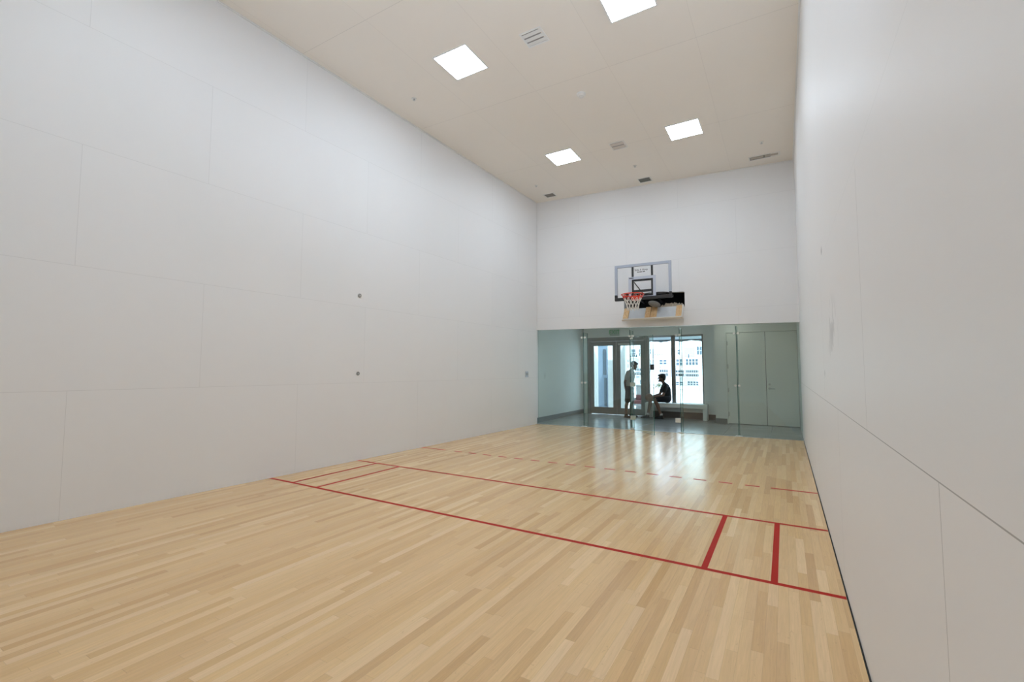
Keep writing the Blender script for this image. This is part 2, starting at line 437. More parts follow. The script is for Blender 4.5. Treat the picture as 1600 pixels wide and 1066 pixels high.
# back wall above the glass, with the cut-out for the hoop
HX0, HX1, HZ0, HZ1 = 8.07, 12.68, 9.52, 10.76
bm = NEW()
def bw_block(x0, x1, zb0, zb1, zt0, zt1):
    t = 0.45
    hexa(bm, [(x0, yb(x0), zb0), (x1, yb(x1), zb1), (x1, yb(x1) + t, zb1), (x0, yb(x0) + t, zb0),
              (x0, yb(x0), zt0), (x1, yb(x1), zt1), (x1, yb(x1) + t, zt1), (x0, yb(x0) + t, zt0)])
X0 = xl(39.08)
bw_block(X0 - 0.3, HX0, zo(X0), zo(HX0), zc(X0) + .1, zc(HX0) + .1)
bw_block(HX1, 20.0, zo(HX1), zo(20), zc(HX1) + .1, zc(20) + .1)
bw_block(HX0, HX1, zo(HX0), zo(HX1), HZ0, HZ0)
bw_block(HX0, HX1, HZ1 + 0.12, HZ1 - 0.10, zc(HX0) + .1, zc(HX1) + .1)
struct('wall_back', bm, M['wall_back'], label='white wall above the glass with the hoop cut-out', cat='wall')
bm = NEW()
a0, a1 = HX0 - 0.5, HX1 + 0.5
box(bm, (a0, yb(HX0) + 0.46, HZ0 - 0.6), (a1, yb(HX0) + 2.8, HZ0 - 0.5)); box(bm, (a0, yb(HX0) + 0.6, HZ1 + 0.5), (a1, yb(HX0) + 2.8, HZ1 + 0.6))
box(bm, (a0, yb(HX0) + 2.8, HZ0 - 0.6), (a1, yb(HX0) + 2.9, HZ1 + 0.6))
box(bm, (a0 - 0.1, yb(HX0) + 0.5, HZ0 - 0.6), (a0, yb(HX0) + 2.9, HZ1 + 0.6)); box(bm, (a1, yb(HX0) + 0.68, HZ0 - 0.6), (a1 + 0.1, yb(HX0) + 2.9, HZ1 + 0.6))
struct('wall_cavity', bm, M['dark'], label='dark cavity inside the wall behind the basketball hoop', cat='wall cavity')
# ceiling with trims
bm = NEW()
hexa(bm, [(-0.7, -0.4, zc(-0.7)), (20.4, -0.4, zc(20.4)), (20.4, 40.1, zc(20.4)), (-0.7, 40.1, zc(-0.7)),
          (-0.7, -0.4, zc(-0.7) + .4), (20.4, -0.4, zc(20.4) + .4), (20.4, 40.1, zc(20.4) + .4), (-0.7, 40.1, zc(-0.7) + .4)])
struct('ceiling', bm, M['ceiling'], label='beige panelled court ceiling', cat='ceiling')
def bar(name, a, b, w, m, **k):
    """square bar from a to b"""
    bm = NEW(); a, b = Vector(a), Vector(b); d = (b - a).normalized(); u = d.cross(V(0, 0, 1)).normalized() if abs(d.z) < .9 else V(1, 0, 0)
    q = d.cross(u); h = w / 2
    hexa(bm, [a - u * h - q * h, a + u * h - q * h, a + u * h + q * h, a - u * h + q * h, b - u * h - q * h, b + u * h - q * h, b + u * h + q * h, b - u * h + q * h])
    return struct(name, bm, m, **k)
bar('trim_2', (xl(0) + .03, 0.0, zc(0) - .03), (xl(39.0) + .03, 38.97, zc(0.3) - .03), 0.06, M['white'], label='thin white bead where left wall meets ceiling', cat='trim')
bar('trim_3', (X0 + .08, yb(X0) - .03, zc(X0) - .03), (19.94, yb(19.94) - .03, zc(20) - .03), 0.06, M['white'], label='thin white bead where back wall meets ceiling', cat='trim')
bar('trim_4', (19.97, 0.0, zc(20) - .03), (19.97, 39.93, zc(20) - .03), 0.06, M['white'], label='thin white bead where right wall meets ceiling', cat='trim')
bar('trim_5', (X0 + .03, yb(X0) - .035, 8.2), (X0 + .03, yb(X0) - .035, zc(X0) - .1), 0.05, M['white'], label='thin vertical bead in the left back corner', cat='trim')

# ------------------------------------------------------------------ ceiling fittings
def make_lamp(x, y, label):
    z = zc(x)
    t = thing('ceiling_light', (x, y, z), label, 'ceiling light', 'square ceiling lights')
    bm = NEW(); h = 0.97; w = 0.06
    for lo, hi in (((x - h, y - h), (x + h, y - h + w)), ((x - h, y + h - w), (x + h, y + h)), ((x - h, y - h + w), (x - h + w, y + h - w)), ((x + h - w, y - h + w), (x + h, y + h - w))):
        box(bm, (lo[0], lo[1], z - 0.035), (hi[0], hi[1], z + 0.02))
    obj('frame', bm, M['white'], t)
    bm = NEW(); box(bm, (x - h + w, y - h + w, z - 0.022), (x + h - w, y + h - w, z + 0.02))
    obj('diffuser', bm, M['lamp'], t)
for x, y, lb in ((6.0, 20.42, 'large glowing square ceiling light nearest the left wall, upper left of view'),
                 (14.1, 20.55, 'square ceiling light cut off by the top edge of the picture'),
                 (6.2, 31.93, 'glowing square ceiling light far left, beside the left wall'),
                 (14.18, 32.15, 'glowing square ceiling light far right, above the hoop wall'),
                 (6.0, 8.9, 'square ceiling light behind the viewpoint, on the left'),
                 (14.1, 8.9, 'square ceiling light behind the viewpoint, on the right')):
    make_lamp(x, y, lb)

def vent(x0, y0, x1, y1, slots, mframe, mslot, label, axis='x', mslat=None, fill=0.62):
    cx, cy = (x0 + x1) / 2, (y0 + y1) / 2; z = zc(cx)
    t = thing('ceiling_vent', (cx, cy, z), label, 'air vent')
    bm = NEW(); w = 0.07
    box(bm, (x0, y0, z - .03), (x1, y0 + w, z + .02)); box(bm, (x0, y1 - w, z - .03), (x1, y1, z + .02))
    box(bm, (x0, y0 + w, z - .03), (x0 + w, y1 - w, z + .02)); box(bm, (x1 - w, y0 + w, z - .03), (x1, y1 - w, z + .02))
    obj('frame', bm, mframe, t)
    bm = NEW(); box(bm, (x0 + w, y0 + w, z - 0.006), (x1 - w, y1 - w, z + .02)); obj('backing', bm, mslot, t)
    n = slots
    for i in range(n):
        bm = NEW()
        if axis == 'x':
            a = y0 + w + (y1 - y0 - 2 * w) * (i + (1 - fill) * .8) / n; b2 = a + (y1 - y0 - 2 * w) * fill / n
            hexa(bm, [(x0 + w, a, z - .028), (x1 - w, a, z - .028), (x1 - w, b2, z - .01), (x0 + w, b2, z - .01),
                      (x0 + w, a, z - .020), (x1 - w, a, z - .020), (x1 - w, b2, z - .002), (x0 + w, b2, z - .002)])
        else:
            a = x0 + w + (x1 - x0 - 2 * w) * (i + 0.04) / n; b2 = a + (x1 - x0 - 2 * w) * 0.9 / n
            box(bm, (a, y0 + w + 0.1, z - .025), (b2, y1 - w - 0.12, z - .01))
        obj('slat', bm, mslat or mframe, t)
vent(9.38, 20.18, 10.42, 21.15, 3, M['white'], M['ventmid'], 'white three-slat ceiling vent between the two nearest lights', mslat=M['white'], fill=0.78)
vent(9.55, 31.6, 10.56, 32.65, 2, M['offwhite'], M['ventmid'], 'pale ceiling vent between the two far lights', mslat=M['ventpale'], fill=0.84)
vent(9.64, 38.05, 10.66, 38.95, 3, M['offwhite'], M['ventdark'], 'dark ceiling vent close above the hoop wall, mid width', mslat=M['ventdark'])
vent(1.78, 37.45, 2.76, 38.3, 4, M['offwhite'], M['ventdark'], 'dark ceiling vent in the far left corner', mslat=M['ventbrown'])
vent(17.32, 38.1, 19.22, 38.75, 2, M['offwhite'], M['ventdark'], 'long taupe ceiling grille in the far right corner', axis='y', mslat=M['ventbrown2'])
def sprinkler(x, y, label):
    z = zc(x); t = thing('sprinkler', (x, y, z), label, 'sprinkler')
    bm = NEW(); tube(bm, (x, y, z + .01), (x, y, z - .03), .14, .12, 20); obj('escutcheon', bm, M['offwhite'], t, smooth=False)
    bm = NEW(); tube(bm, (x, y, z - .03), (x, y, z - .10), .035, .03, 10); tube(bm, (x, y, z - .10), (x, y, z - .115), .07, .07, 14); obj('sprinkler_head', bm, M['steel'], t)
for x, y, lb in ((1.93, 21.53, 'small ceiling sprinkler by the left wall, nearest one'), (10.16, 35.67, 'small ceiling sprinkler between far vents, mid ceiling'),
                 (2.2, 35.47, 'small ceiling sprinkler near the far left corner vent'), (18.2, 36.14, 'small ceiling sprinkler in front of the long corner grille')):
    sprinkler(x, y, lb)
x, y = 10.09, 25.64; z = zc(x)
t = thing('smoke_detector', (x, y, z), 'round white smoke detector in the middle of the ceiling', 'smoke detector')
bm = NEW(); tube(bm, (x, y, z + .01), (x, y, z - .05), .24, .24, 24); obj('base_plate', bm, M['white'], t)
bm = NEW(); tube(bm, (x, y, z - .05), (x, y, z - .16), .20, .15, 24); tube(bm, (x, y, z - .16), (x, y, z - .19), .08, .06, 16); obj('sensor_housing', bm, M['offwhite'], t)

# ------------------------------------------------------------------ left wall fittings
def disc(y, z, label):
    x = xl(y); bm = NEW(); tube(bm, (x, y, z), (x + .035, y, z), .105, .10, 20)
    t = tag(obj('wall_disc', bm, M['disc'], origin=(x, y, z), bevel=.008), label, 'wall disc', 'grey discs on the left wall')
    bm = NEW(); tube(bm, (x + .035, y, z), (x + .042, y, z), .03, .03, 10); obj('screw', bm, M['steel'], t)
disc(19.87, 8.60, 'round grey disc high on the left wall, upper of two')
disc(19.87, 4.49, 'round grey disc on the left wall, lower of two')
y, z = 37.3, 4.33; x = xl(y)
t = thing('switch_plate', (x, y, z), 'square grey switch plate on left wall beside the glass', 'switch plate')
bm = NEW(); box(bm, (x, y - .24, z - .24), (x + .03, y + .24, z + .24)); obj('plate', bm, M['plate'], t, bevel=.01)
for dy in (-.1, .1):
    bm = NEW(); hexa(bm, [(x + .03, y + dy - .05, z - .1), (x + .045, y + dy - .05, z - .1), (x + .045, y + dy + .05, z - .1), (x + .03, y + dy + .05, z - .1),
                          (x + .03, y + dy - .05, z + .1), (x + .065, y + dy - .05, z + .1), (x + .065, y + dy + .05, z + .1), (x + .03, y + dy + .05, z + .1)])
    obj('switch', bm, M['disc'], t)

# ------------------------------------------------------------------ glass wall
GT = 0.045
def gpane(x0, x1, z0, z1, yf=yb, off=0.10):
    """pane of glass in the back plane, edges in a second material"""
    bm = NEW(); v = []
    pts = []
    for zz in (0, 1):
        for (xx, dy) in ((x0, 0), (x1, 0), (x1, GT), (x0, GT)):
            za = z0 if zz == 0 else (z1(xx) if callable(z1) else z1)
            pts.append((xx, yf(xx) + off + dy, za))
    hexa(bm, pts)
    bm.faces.ensure_lookup_table(); bm.normal_update()
    for f in bm.faces:
        if abs(f.normal.y) < 0.7: f.material_index = 1
    return bm
XP = [0.40, 4.57, 8.46, 12.20, 16.09, 19.97]
G2 = [M['glass'], M['glassedge']]
labs = ['far left tall glass panel of the court wall', None, 'glass', None, 'far right tall glass panel of the court wall']
def fin(x, root, zt):
    y = yb(x)
    bm = NEW(); box(bm, (x - .022, y + .17, 0.02), (x + .022, y + 1.05, zt))
    bm.normal_update()
    for f in bm.faces:
        if abs(f.normal.x) < 0.7: f.material_index = 1
    obj('stiffener_fin', bm, [M['fin'], M['glassedge']], root)
def clip(x, z, root, big=False, plate=False):
    y = yb(x)
    bm = NEW()
    if big: box(bm, (x - .02, y + .05, z - .16), (x + .36, y + .2, z + .16))
    elif plate:
        for s in (-1, 1): hexa(bm, [(x, y + .04, .001), (x + s * .26, y + .04, .001), (x + s * .26, y + .3, .001), (x, y + .3, .001), (x, y + .04, .06), (x + s * .20, y + .04, .04), (x + s * .2, y + .3, .04), (x, y + .3, .06)])
    else:
        for s in (-1, 1): tube(bm, (x + s * .13, y + .04, z), (x + s * .13, y + .22, z), .085, .085, 16)
        box(bm, (x - .13, y + .18, z - .05), (x + .13, y + .25, z + .05))
    obj('clamp_plate' if (big or plate) else 'glass_clamp', bm, M['nickel'], root, bevel=0.008)
def fixed(n, a, b2, label):
    x0, x1 = XP[a] + .012, XP[b2] - .012
    root = struct('window_%d' % n, gpane(x0, x1, 0.02, lambda x: zo(x)), G2, label=label, cat='glass panel')
    return root
w1 = fixed(1, 0, 1, 'leftmost tall glass panel of the court wall, beside the left wall')
fin(XP[1], w1, 7.85)
for z in (7.42, 3.65): clip(XP[1], z, w1)
clip(XP[1], 0, w1, plate=True)
w2 = fixed(2, 1, 2, 'tall glass panel left of the glass court door, in front of the standing man')
fin(XP[2], w2, 7.9)
clip(XP[2] + .1, 7.42, w2); clip(XP[2] + .02, 3.56, w2, big=True); clip(XP[2], 0, w2, plate=True); clip(XP[2] + .02, 0.95, w2, big=True)
w3 = fixed(3, 3, 4, 'tall glass panel right of the glass court door')
fin(XP[3], w3, 7.9)
clip(XP[3] - .1, 7.38, w3); clip(XP[3], 0, w3, plate=True); clip(XP[3] - .36, 0.92, w3, big=True)
w4 = fixed(4, 4, 5, 'rightmost tall glass panel of the court wall, in front of the closet doors')
fin(XP[4], w4, 7.9)
for z in (7.36, 3.6): clip(XP[4], z, w4)
clip(XP[4], 0, w4, plate=True)
struct('window_5', gpane(XP[2] + .012, XP[3] - .012, 7.32, lambda x: zo(x)), G2, label='short glass transom above the glass court door', cat='glass panel')
# metal head channel and sill
bm = NEW(); hexa(bm, [(.35, yb(.35) + .06, 0), (19.97, yb(19.97) + .06, 0), (19.97, yb(19.97) + .2, 0), (.35, yb(.35) + .2, 0),
                      (.35, yb(.35) + .06, .018), (19.97, yb(19.97) + .06, .018), (19.97, yb(19.97) + .2, .018), (.35, yb(.35) + .2, .018)])
struct('trim_6', bm, M['steel'], label='thin metal sill under the glass wall', cat='trim')
# open glass door, hinged at the second panel, swung into the court
hx, hy = XP[2] + .06, yb(XP[2]) + .06
ex, ey = 10.86, 37.16
d = V(ex - hx, ey - hy, 0).normalized(); nrm = V(-d.y, d.x, 0)
def dp(s, t, z): p = V(hx, hy, 0) + d * s + nrm * t; return (p.x, p.y, z)
Ld = (V(ex, ey, 0) - V(hx, hy, 0)).length
def dbox(bm, s0, s1, t0, t1, z0, z1, mi=0):
    return hexa(bm, [dp(s0, t0, z0), dp(s1, t0, z0), dp(s1, t1, z0), dp(s0, t1, z0), dp(s0, t0, z1), dp(s1, t0, z1), dp(s1, t1, z1), dp(s0, t1, z1)], mi)
bm = NEW(); dbox(bm, 0, Ld, -GT / 2, GT / 2, 0.03, 7.28); bm.normal_update()
for f in bm.faces:
    if abs(f.normal.dot(nrm)) < 0.7: f.material_index = 1
door = struct('door_1', bm, G2, label='frameless glass court door standing open into the court', cat='door')
for z in (7.14, 0.03):
    bm = NEW(); dbox(bm, .0, .35, -.05, .05, z, z + .14); obj('pivot_hinge', bm, M['nickel'], door, bevel=.01)
bm = NEW(); dbox(bm, Ld - .34, Ld + .01, -.07, .07, 4.72, 5.12); obj('door_lock', bm, M['black'], door, bevel=.012)

# ------------------------------------------------------------------ vestibule behind the glass
YW, YC = 50.6, 48.2
bm = NEW(); box(bm, (-0.45, 39.1, -.3), (-0.02, YW + .5, 9.4)); struct('wall_vestibule_left', bm, M['vest'], label='pale vestibule wall seen through the left glass', cat='wall')
bm = NEW(); hexa(bm, [(-.02, yb(-.02) + .001, -.3), (20.0, yb(20) + .001, -.3), (20.0, YW + .4, -.3), (-.02, YW + .4, -.3),
                      (-.02, yb(-.02) + .001, 0), (20.0, yb(20) + .001, 0), (20.0, YW + .4, 0), (-.02, YW + .4, 0)])
struct('floor_vestibule', bm, M['tile'], label='grey tiled vestibule floor behind the glass', cat='floor')
bm = NEW(); hexa(bm, [(-.45, yb(-.45) + .44, 9.3), (20.0, yb(20) + .44, 9.3), (20.0, YW + .5, 9.3), (-.45, YW + .5, 9.3), (-.45, yb(-.45) + .44, 9.6), (20.0, yb(20) + .44, 9.6), (20.0, YW + .5, 9.6), (-.45, YW + .5, 9.6)]); struct('ceiling_vestibule', bm, M['vest'], label='low pale vestibule ceiling', cat='ceiling')
bm = NEW()
box(bm, (-.02, YW, 0), (.55, YW + .45, 9.3)); box(bm, (.55, YW, 8.2), (12.35, YW + .45, 9.3)); box(bm, (12.35, YW, 0), (14.0, YW + .45, 9.3)); box(bm, (7.05, YW, 0), (12.35, YW + .45, 1.42))
struct('wall_vestibule_back', bm, M['vest'], label='pale vestibule wall around the glazed doors and window', cat='wall')
bm = NEW()
box(bm, (13.62, YC, 0), (14.60, YC + .4, 9.3)); box(bm, (14.60, YC, 8.16), (20.0, YC + .4, 9.3)); box(bm, (13.62, YC + .4, 0), (14.0, YW, 9.3)); 
struct('wall_closet', bm, M['vest'], label='pale closet wall with a pier beside its double doors', cat='wall')
bm = NEW(); box(bm, (-.02, 39.3, 0), (.04, YW, .45)); struct('baseboard_left', bm, M['greybase'], label='grey tile baseboard on the vestibule left wall', cat='baseboard')
bm = NEW(); box(bm, (7.5, YW - .05, 0), (12.4, YW, .62)); box(bm, (12.4, YW - .05, 0), (13.62, YW, .5)); struct('baseboard_back', bm, M['brownbase'], label='dark baseboard under the window bench', cat='baseboard')
bm = NEW(); box(bm, (13.60, YC - .05, 0), (14.55, YC, .42)); struct('baseboard_closet', bm, M['greybase'], label='grey baseboard at the pier', cat='baseboard')
y = 41.4; z = 4.06
t = thing('light_switch', (-.02, y, z), 'small white light switch on the vestibule left wall', 'light switch')
bm = NEW(); box(bm, (-.02, y - .12, z - .19), (.005, y + .12, z + .19)); obj('plate', bm, M['offwhite'], t)
bm = NEW(); box(bm, (.005, y - .05, z - .1), (.025, y + .05, z + .1)); obj('rocker', bm, M['white'], t)

for x_, y_, lb in ((17.0, 43.8, 'added round fill light, unseen over the right of the vestibule'), (15.2, 46.6, 'added round fill light, unseen before the closet pier')):  # added lamps, out of view, to brighten the closet doors
    t = thing('fill_light', (x_, y_, 9.3), lb, 'ceiling light')
    bm = NEW(); tube(bm, (x_, y_, 9.3), (x_, y_, 9.27), .27, .26, 24); obj('trim_ring', bm, M['white'], t)
    bm = NEW(); tube(bm, (x_, y_, 9.27), (x_, y_, 9.262), .2, .2, 24); obj('diffuser', bm, M['fill_light'], t)
# glazed double doors
def frame_door(n, x0, x1, z0, z1, px0, px1, pz0, pz1, label, hs):
    bm = NEW(); y0, y1 = YW + .02, YW + .2
    box(bm, (x0, y0, z0), (px0, y1, z1)); box(bm, (px1, y0, z0), (x1, y1, z1)); box(bm, (px0, y0, z0), (px1, y1, pz0)); box(bm, (px0, y0, pz1), (px1, y1, z1))
    dr = struct('door_%d' % n, bm, M['alu'], label=label, cat='door')
    bm = NEW(); box(bm, (px0, YW + .09, pz0), (px1, YW + .12, pz1)); obj('glass_pane', bm, M['pane'], dr)
    bm = NEW(); hxx = px1 + .12 if hs > 0 else px0 - .12
    tube(bm, (hxx, YW - .09, 2.3), (hxx, YW - .09, 4.6), .04, .04, 10)
    for zz in (2.45, 4.45): tube(bm, (hxx, YW - .09, zz), (hxx, YW + .03, zz), .03, .03, 8)
    obj('door_handle', bm, M['alu'], dr, smooth=False)
    return dr
bm = NEW()
box(bm, (.55, YW - .04, 0), (.84, YW + .4, 8.2)); box(bm, (6.70, YW - .04, 0), (7.05, YW + .4, 8.2)); box(bm, (.84, YW - .04, 7.78), (6.70, YW + .4, 8.2))
struct('trim_7', bm, M['alu'], label='bronze grey frame around the glazed double doors', cat='door frame')
d2 = frame_door(2, .86, 3.76, .05, 7.76, 1.25, 3.38, .75, 7.30, 'left glazed metal door, with pale columns behind its pane', 1)
d3 = frame_door(3, 3.79, 6.69, .05, 7.76, 4.20, 6.32, .72, 7.28, 'right glazed metal door, behind the standing man', -1)
bm = NEW(); box(bm, (4.0, YW - .14, 7.34), (5.2, YW - .0, 7.5)); obj('door_closer', bm, M['steel'], d3)
# window
bm = NEW(); y0, y1 = YW + .08, YW + .3
box(bm, (7.05, y0, 1.42), (7.2, y1, 8.2)); box(bm, (12.22, y0, 1.42), (12.42, y1, 8.2)); box(bm, (9.36, y0, 1.5), (9.74, y1, 8.1)); box(bm, (7.2, y0, 8.02), (12.22, y1, 8.2)); box(bm, (7.2, y0, 1.42), (12.22, y1, 1.5))
win = struct('window_6', bm, M['alu'], label='wide two-pane window behind the seated man, looking onto white apartments', cat='window')
for a, b2 in ((7.2, 9.36), (9.74, 12.22)):
    bm = NEW(); box(bm, (a, YW + .17, 1.5), (b2, YW + .2, 8.02)); obj('glass_pane', bm, M['pane'], win)
# exit sign
t = thing('exit_sign', (3.63, YW, 8.67), 'green exit sign on the wall above the glazed doors', 'exit sign')
bm = NEW(); box(bm, (3.12, YW - .09, 8.32), (4.14, YW - .001, 9.02)); obj('sign_plate', bm, M['exitplate'], t, bevel=.01)
def text(name, s, size, m, parent, mat4, extrude=0.006):
    cu = bpy.data.curves.new(name, 'FONT'); cu.body = s; cu.size = size * FT; cu.extrude = extrude * FT
    cu.align_x = 'CENTER'; cu.align_y = 'CENTER'
    tmp = bpy.data.objects.new(name, cu); COL.objects.link(tmp)
    dg = bpy.context.evaluated_depsgraph_get()
    me = bpy.data.meshes.new_from_object(tmp.evaluated_get(dg))
    bpy.data.objects.remove(tmp); bpy.data.curves.remove(cu)
    me.transform(Matrix.Translation(-Vector(parent['_o']) * FT) @ mat4)
    me.materials.clear(); me.materials.append(m)
    o = bpy.data.objects.new(name, me); COL.objects.link(o); o.parent = parent; o['_o'] = parent['_o']
    return o
def facing(p, xdir, scale=(1, 1, 1)):
    """text facing the court (towards -y), running along xdir"""
    X = Vector(xdir).normalized(); Z = V(0, 0, 1); N_ = X.cross(Z)
    m = Matrix((X, Z, N_)).transposed().to_4x4()
    return Matrix.Translation(Vector(p) * FT) @ m @ Matrix.Diagonal((*scale, 1))
text('lettering', 'EXIT', 0.62, M['exitgreen'], t, facing((3.63, YW - .095, 8.70), (1, 0, 0), (.95, 1.0, 1)))
# bench
t = thing('bench', (10.0, 50.05, 0), 'long white bench under the window, the seated man on it', 'bench')
bm = NEW(); box(bm, (7.0, 49.5, 1.08), (12.72, YW - .005, 1.48)); obj('seat', bm, M['white'], t, bevel=.02)
for a in (7.0, 12.34):
    bm = NEW(); box(bm, (a, 49.5, 0), (a + .38, 50.5, 1.08)); obj('leg', bm, M['white'], t, bevel=.015)
# closet doors
for n, (x0, x1, lb) in enumerate(((14.66, 17.64, 'left leaf of the pale closet double doors, with hinges'), (17.67, 19.99, 'right leaf of the pale closet double doors, with the lever handle'))):
    bm = NEW(); box(bm, (x0, YC + .03, .03), (x1, YC + .17, 8.02))
    dr = struct('door_%d' % (n + 4), bm, M['vestdoor'], label=lb, cat='door', bevel=.012)
    if n == 0:
        for zz in (7.1, 5.05, 2.95, .85):
            bm = NEW(); tube(bm, (x0 - .02, YC + .01, zz - .2), (x0 - .02, YC + .01, zz + .2), .035, .035, 10); box(bm, (x0 - .06, YC, zz - .18), (x0 + .1, YC + .032, zz + .18)); obj('hinge', bm, M['steel'], dr)
    else:
        bm = NEW(); tube(bm, (x0 + .22, YC + .03, 3.15), (x0 + .22, YC - .04, 3.15), .1, .1, 14); tube(bm, (x0 + .22, YC - .04, 3.15), (x0 + .22, YC - .16, 3.15), .04, .04, 8); tube(bm, (x0 + .20, YC - .15, 3.15), (x0 + .62, YC - .15, 3.13), .045, .035, 8)
        obj('door_handle', bm, M['steel'], dr)
        bm = NEW(); tube(bm, (x0 + .22, YC + .03, 3.5), (x0 + .22, YC - .04, 3.5), .09, .08, 14); obj('deadbolt', bm, M['steel'], dr)
bm = NEW(); box(bm, (14.58, YC - .03, 0), (14.65, YC + .17, 8.16)); box(bm, (14.65, YC - .03, 8.04), (19.99, YC + .17, 8.16)); struct('trim_8', bm, M['vestdoor'], label='thin frame around the closet doors', cat='door frame')
bm = NEW(); box(bm, (14.65, YC + .2, 0), (20.0, YC + .3, 8.1)); struct('wall_closet_back', bm, M['gap'], label='dark inside of the closet', cat='wall')

# ------------------------------------------------------------------ basketball hoop
ub = 10.3
hoop = thing('basketball_hoop', (10.3, yb(10.3), 9.8), 'basketball hoop with clear backboard mounted through the wall cut-out', 'basketball hoop')
nn = math.hypot(1, SL)
def BW(u, dd, z):         # u across the wall, dd out from the wall into the court
    return (u + SL * dd * 1.0, yb(u) - dd, z)
def bwbox(bm, u0, u1, d0, d1, z0, z1):
    return hexa(bm, [BW(u0, d1, z0), BW(u1, d1, z0), BW(u1, d0, z0), BW(u0, d0, z0), BW(u0, d1, z1), BW(u1, d1, z1), BW(u1, d0, z1), BW(u0, d0, z1)])
D0 = 2.62; D1 = 2.78
U0, U1, ZB, ZT = 8.10, 12.17, 9.86, 12.54
fw = 0.19
bm = NEW(); bwbox(bm, U0 + .05, U1 - .05, 2.68, 2.71, ZB + .1, ZT - .05); obj('backboard_panel', bm, M['acrylic'], hoop)
bm = NEW()
bwbox(bm, U0, U1, D0, D1, ZT - fw, ZT); bwbox(bm, U0, U0 + fw, D0, D1, ZB + .42, ZT - fw); bwbox(bm, U1 - fw, U1, D0, D1, ZB + .42, ZT - fw)
obj('backboard_frame', bm, M['framegrey'], hoop, bevel=.015)
bm = NEW()
bwbox(bm, U0 - .01, U1 + .01, D0 - .04, D1 + .04, ZB, ZB + .22); bwbox(bm, U0 - .01, U0 + .17, D0 - .04, D1 + .04, ZB + .22, ZB + .44); bwbox(bm, U1 - .17, U1 + .01, D0 - .04, D1 + .04, ZB + .22, ZB + .44)
obj('bottom_padding', bm, M['blackrub'], hoop, bevel=.02)
# target square
s0, s1, q0, q1, sw_ = 9.12, 11.09, 10.02, 11.59, .20
bm = NEW(); bwbox(bm, s0, s1, 2.72, 2.735, q1 - sw_, q1); bwbox(bm, s0, s0 + sw_, 2.72, 2.735, q0, q1 - sw_); bwbox(bm, s1 - sw_, s1, 2.72, 2.735, q0, q1 - sw_); bwbox(bm, s0 + sw_, s1 - sw_, 2.72, 2.735, q0, q0 + .1)
obj('target_square', bm, M['sqgrey'], hoop)
for u in (9.40, 10.80):
    bm = NEW(); bwbox(bm, u - .065, u + .065, 2.5, 2.62, ZB + .1, ZT - fw + .02); obj('support_post', bm, M['black'], hoop)
bm = NEW(); bwbox(bm, 9.45, 10.75, 2.46, 2.6, 11.28, 11.41); obj('crossbar', bm, M['black'], hoop)
bm = NEW(); bwbox(bm, 9.45, 10.75, 2.4, 2.6, 10.47, 10.62); obj('crossbar', bm, M['black'], hoop)
bm = NEW(); tube(bm, BW(9.48, 2.45, 11.22), BW(9.9, 1.0, 10.45), .035, .035, 8); obj('brace', bm, M['black'], hoop)
for u in (9.40, 10.80):
    bm = NEW(); tube(bm, BW(u, 2.48, 10.3), BW(u + .1, -.9, 10.1), .07, .07, 10); obj('mounting_arm', bm, M['black'], hoop)
bm = NEW(); bwbox(bm, 8.7, 11.9, .1, .45, 10.28, 10.45); obj('mounting_beam', bm, M['black'], hoop)
bm = NEW()
pts = [BW(10.9 + .95 * math.cos(a) * 1.0, .3, 10.42 + .28 * math.sin(a)) for a in [PI * i / 14 for i in range(15)]]
for a, b2 in zip(pts, pts[1:]): tube(bm, a, b2, .05, .05, 8)
obj('strap', bm, M['blackrub'], hoop, smooth=True)
# pale rounded counterweight behind the net
bm = NEW(); ball(bm, BW(10.55, .55, 9.78), .42, 20, 14, (1.15, .8, .55), Matrix.Rotation(.35, 3, 'Y')); obj('counterweight', bm, M['greybase2'], hoop, smooth=True)
# rim
rc_u, rc_d, rc_z = 9.72, 4.05, 10.06
rc = V(*BW(rc_u, rc_d, rc_z)); R0 = .78
bm = NEW(); bmesh.ops.create_circle  # (kept local)
n1, n2 = 48, 8
ring = [[bm.verts.new(rc + V(math.cos(2 * PI * i / n1) * (R0 + .032 * math.cos(2 * PI * j / n2)), math.sin(2 * PI * i / n1) * (R0 + .032 * math.cos(2 * PI * j / n2)), .032 * math.sin(2 * PI * j / n2))) for j in range(n2)] for i in range(n1)]
for i in range(n1):
    for j in range(n2): bm.faces.new((ring[i][j], ring[(i + 1) % n1][j], ring[(i + 1) % n1][(j + 1) % n2], ring[i][(j + 1) % n2]))
rim = obj('rim', bm, M['rim'], hoop, smooth=True)
bm = NEW()
hexa(bm, [BW(rc_u - .3, rc_d - .72, rc_z - .22), BW(rc_u + .3, rc_d - .72, rc_z - .22), BW(rc_u + .3, 2.80, rc_z - .28), BW(rc_u - .3, 2.80, rc_z - .28),
          BW(rc_u - .3, rc_d - .72, rc_z - .02), BW(rc_u + .3, rc_d - .72, rc_z - .02), BW(rc_u + .3, 2.80, rc_z + .12), BW(rc_u - .3, 2.80, rc_z + .12)])
obj('rim_bracket', bm, M['rim'], rim)
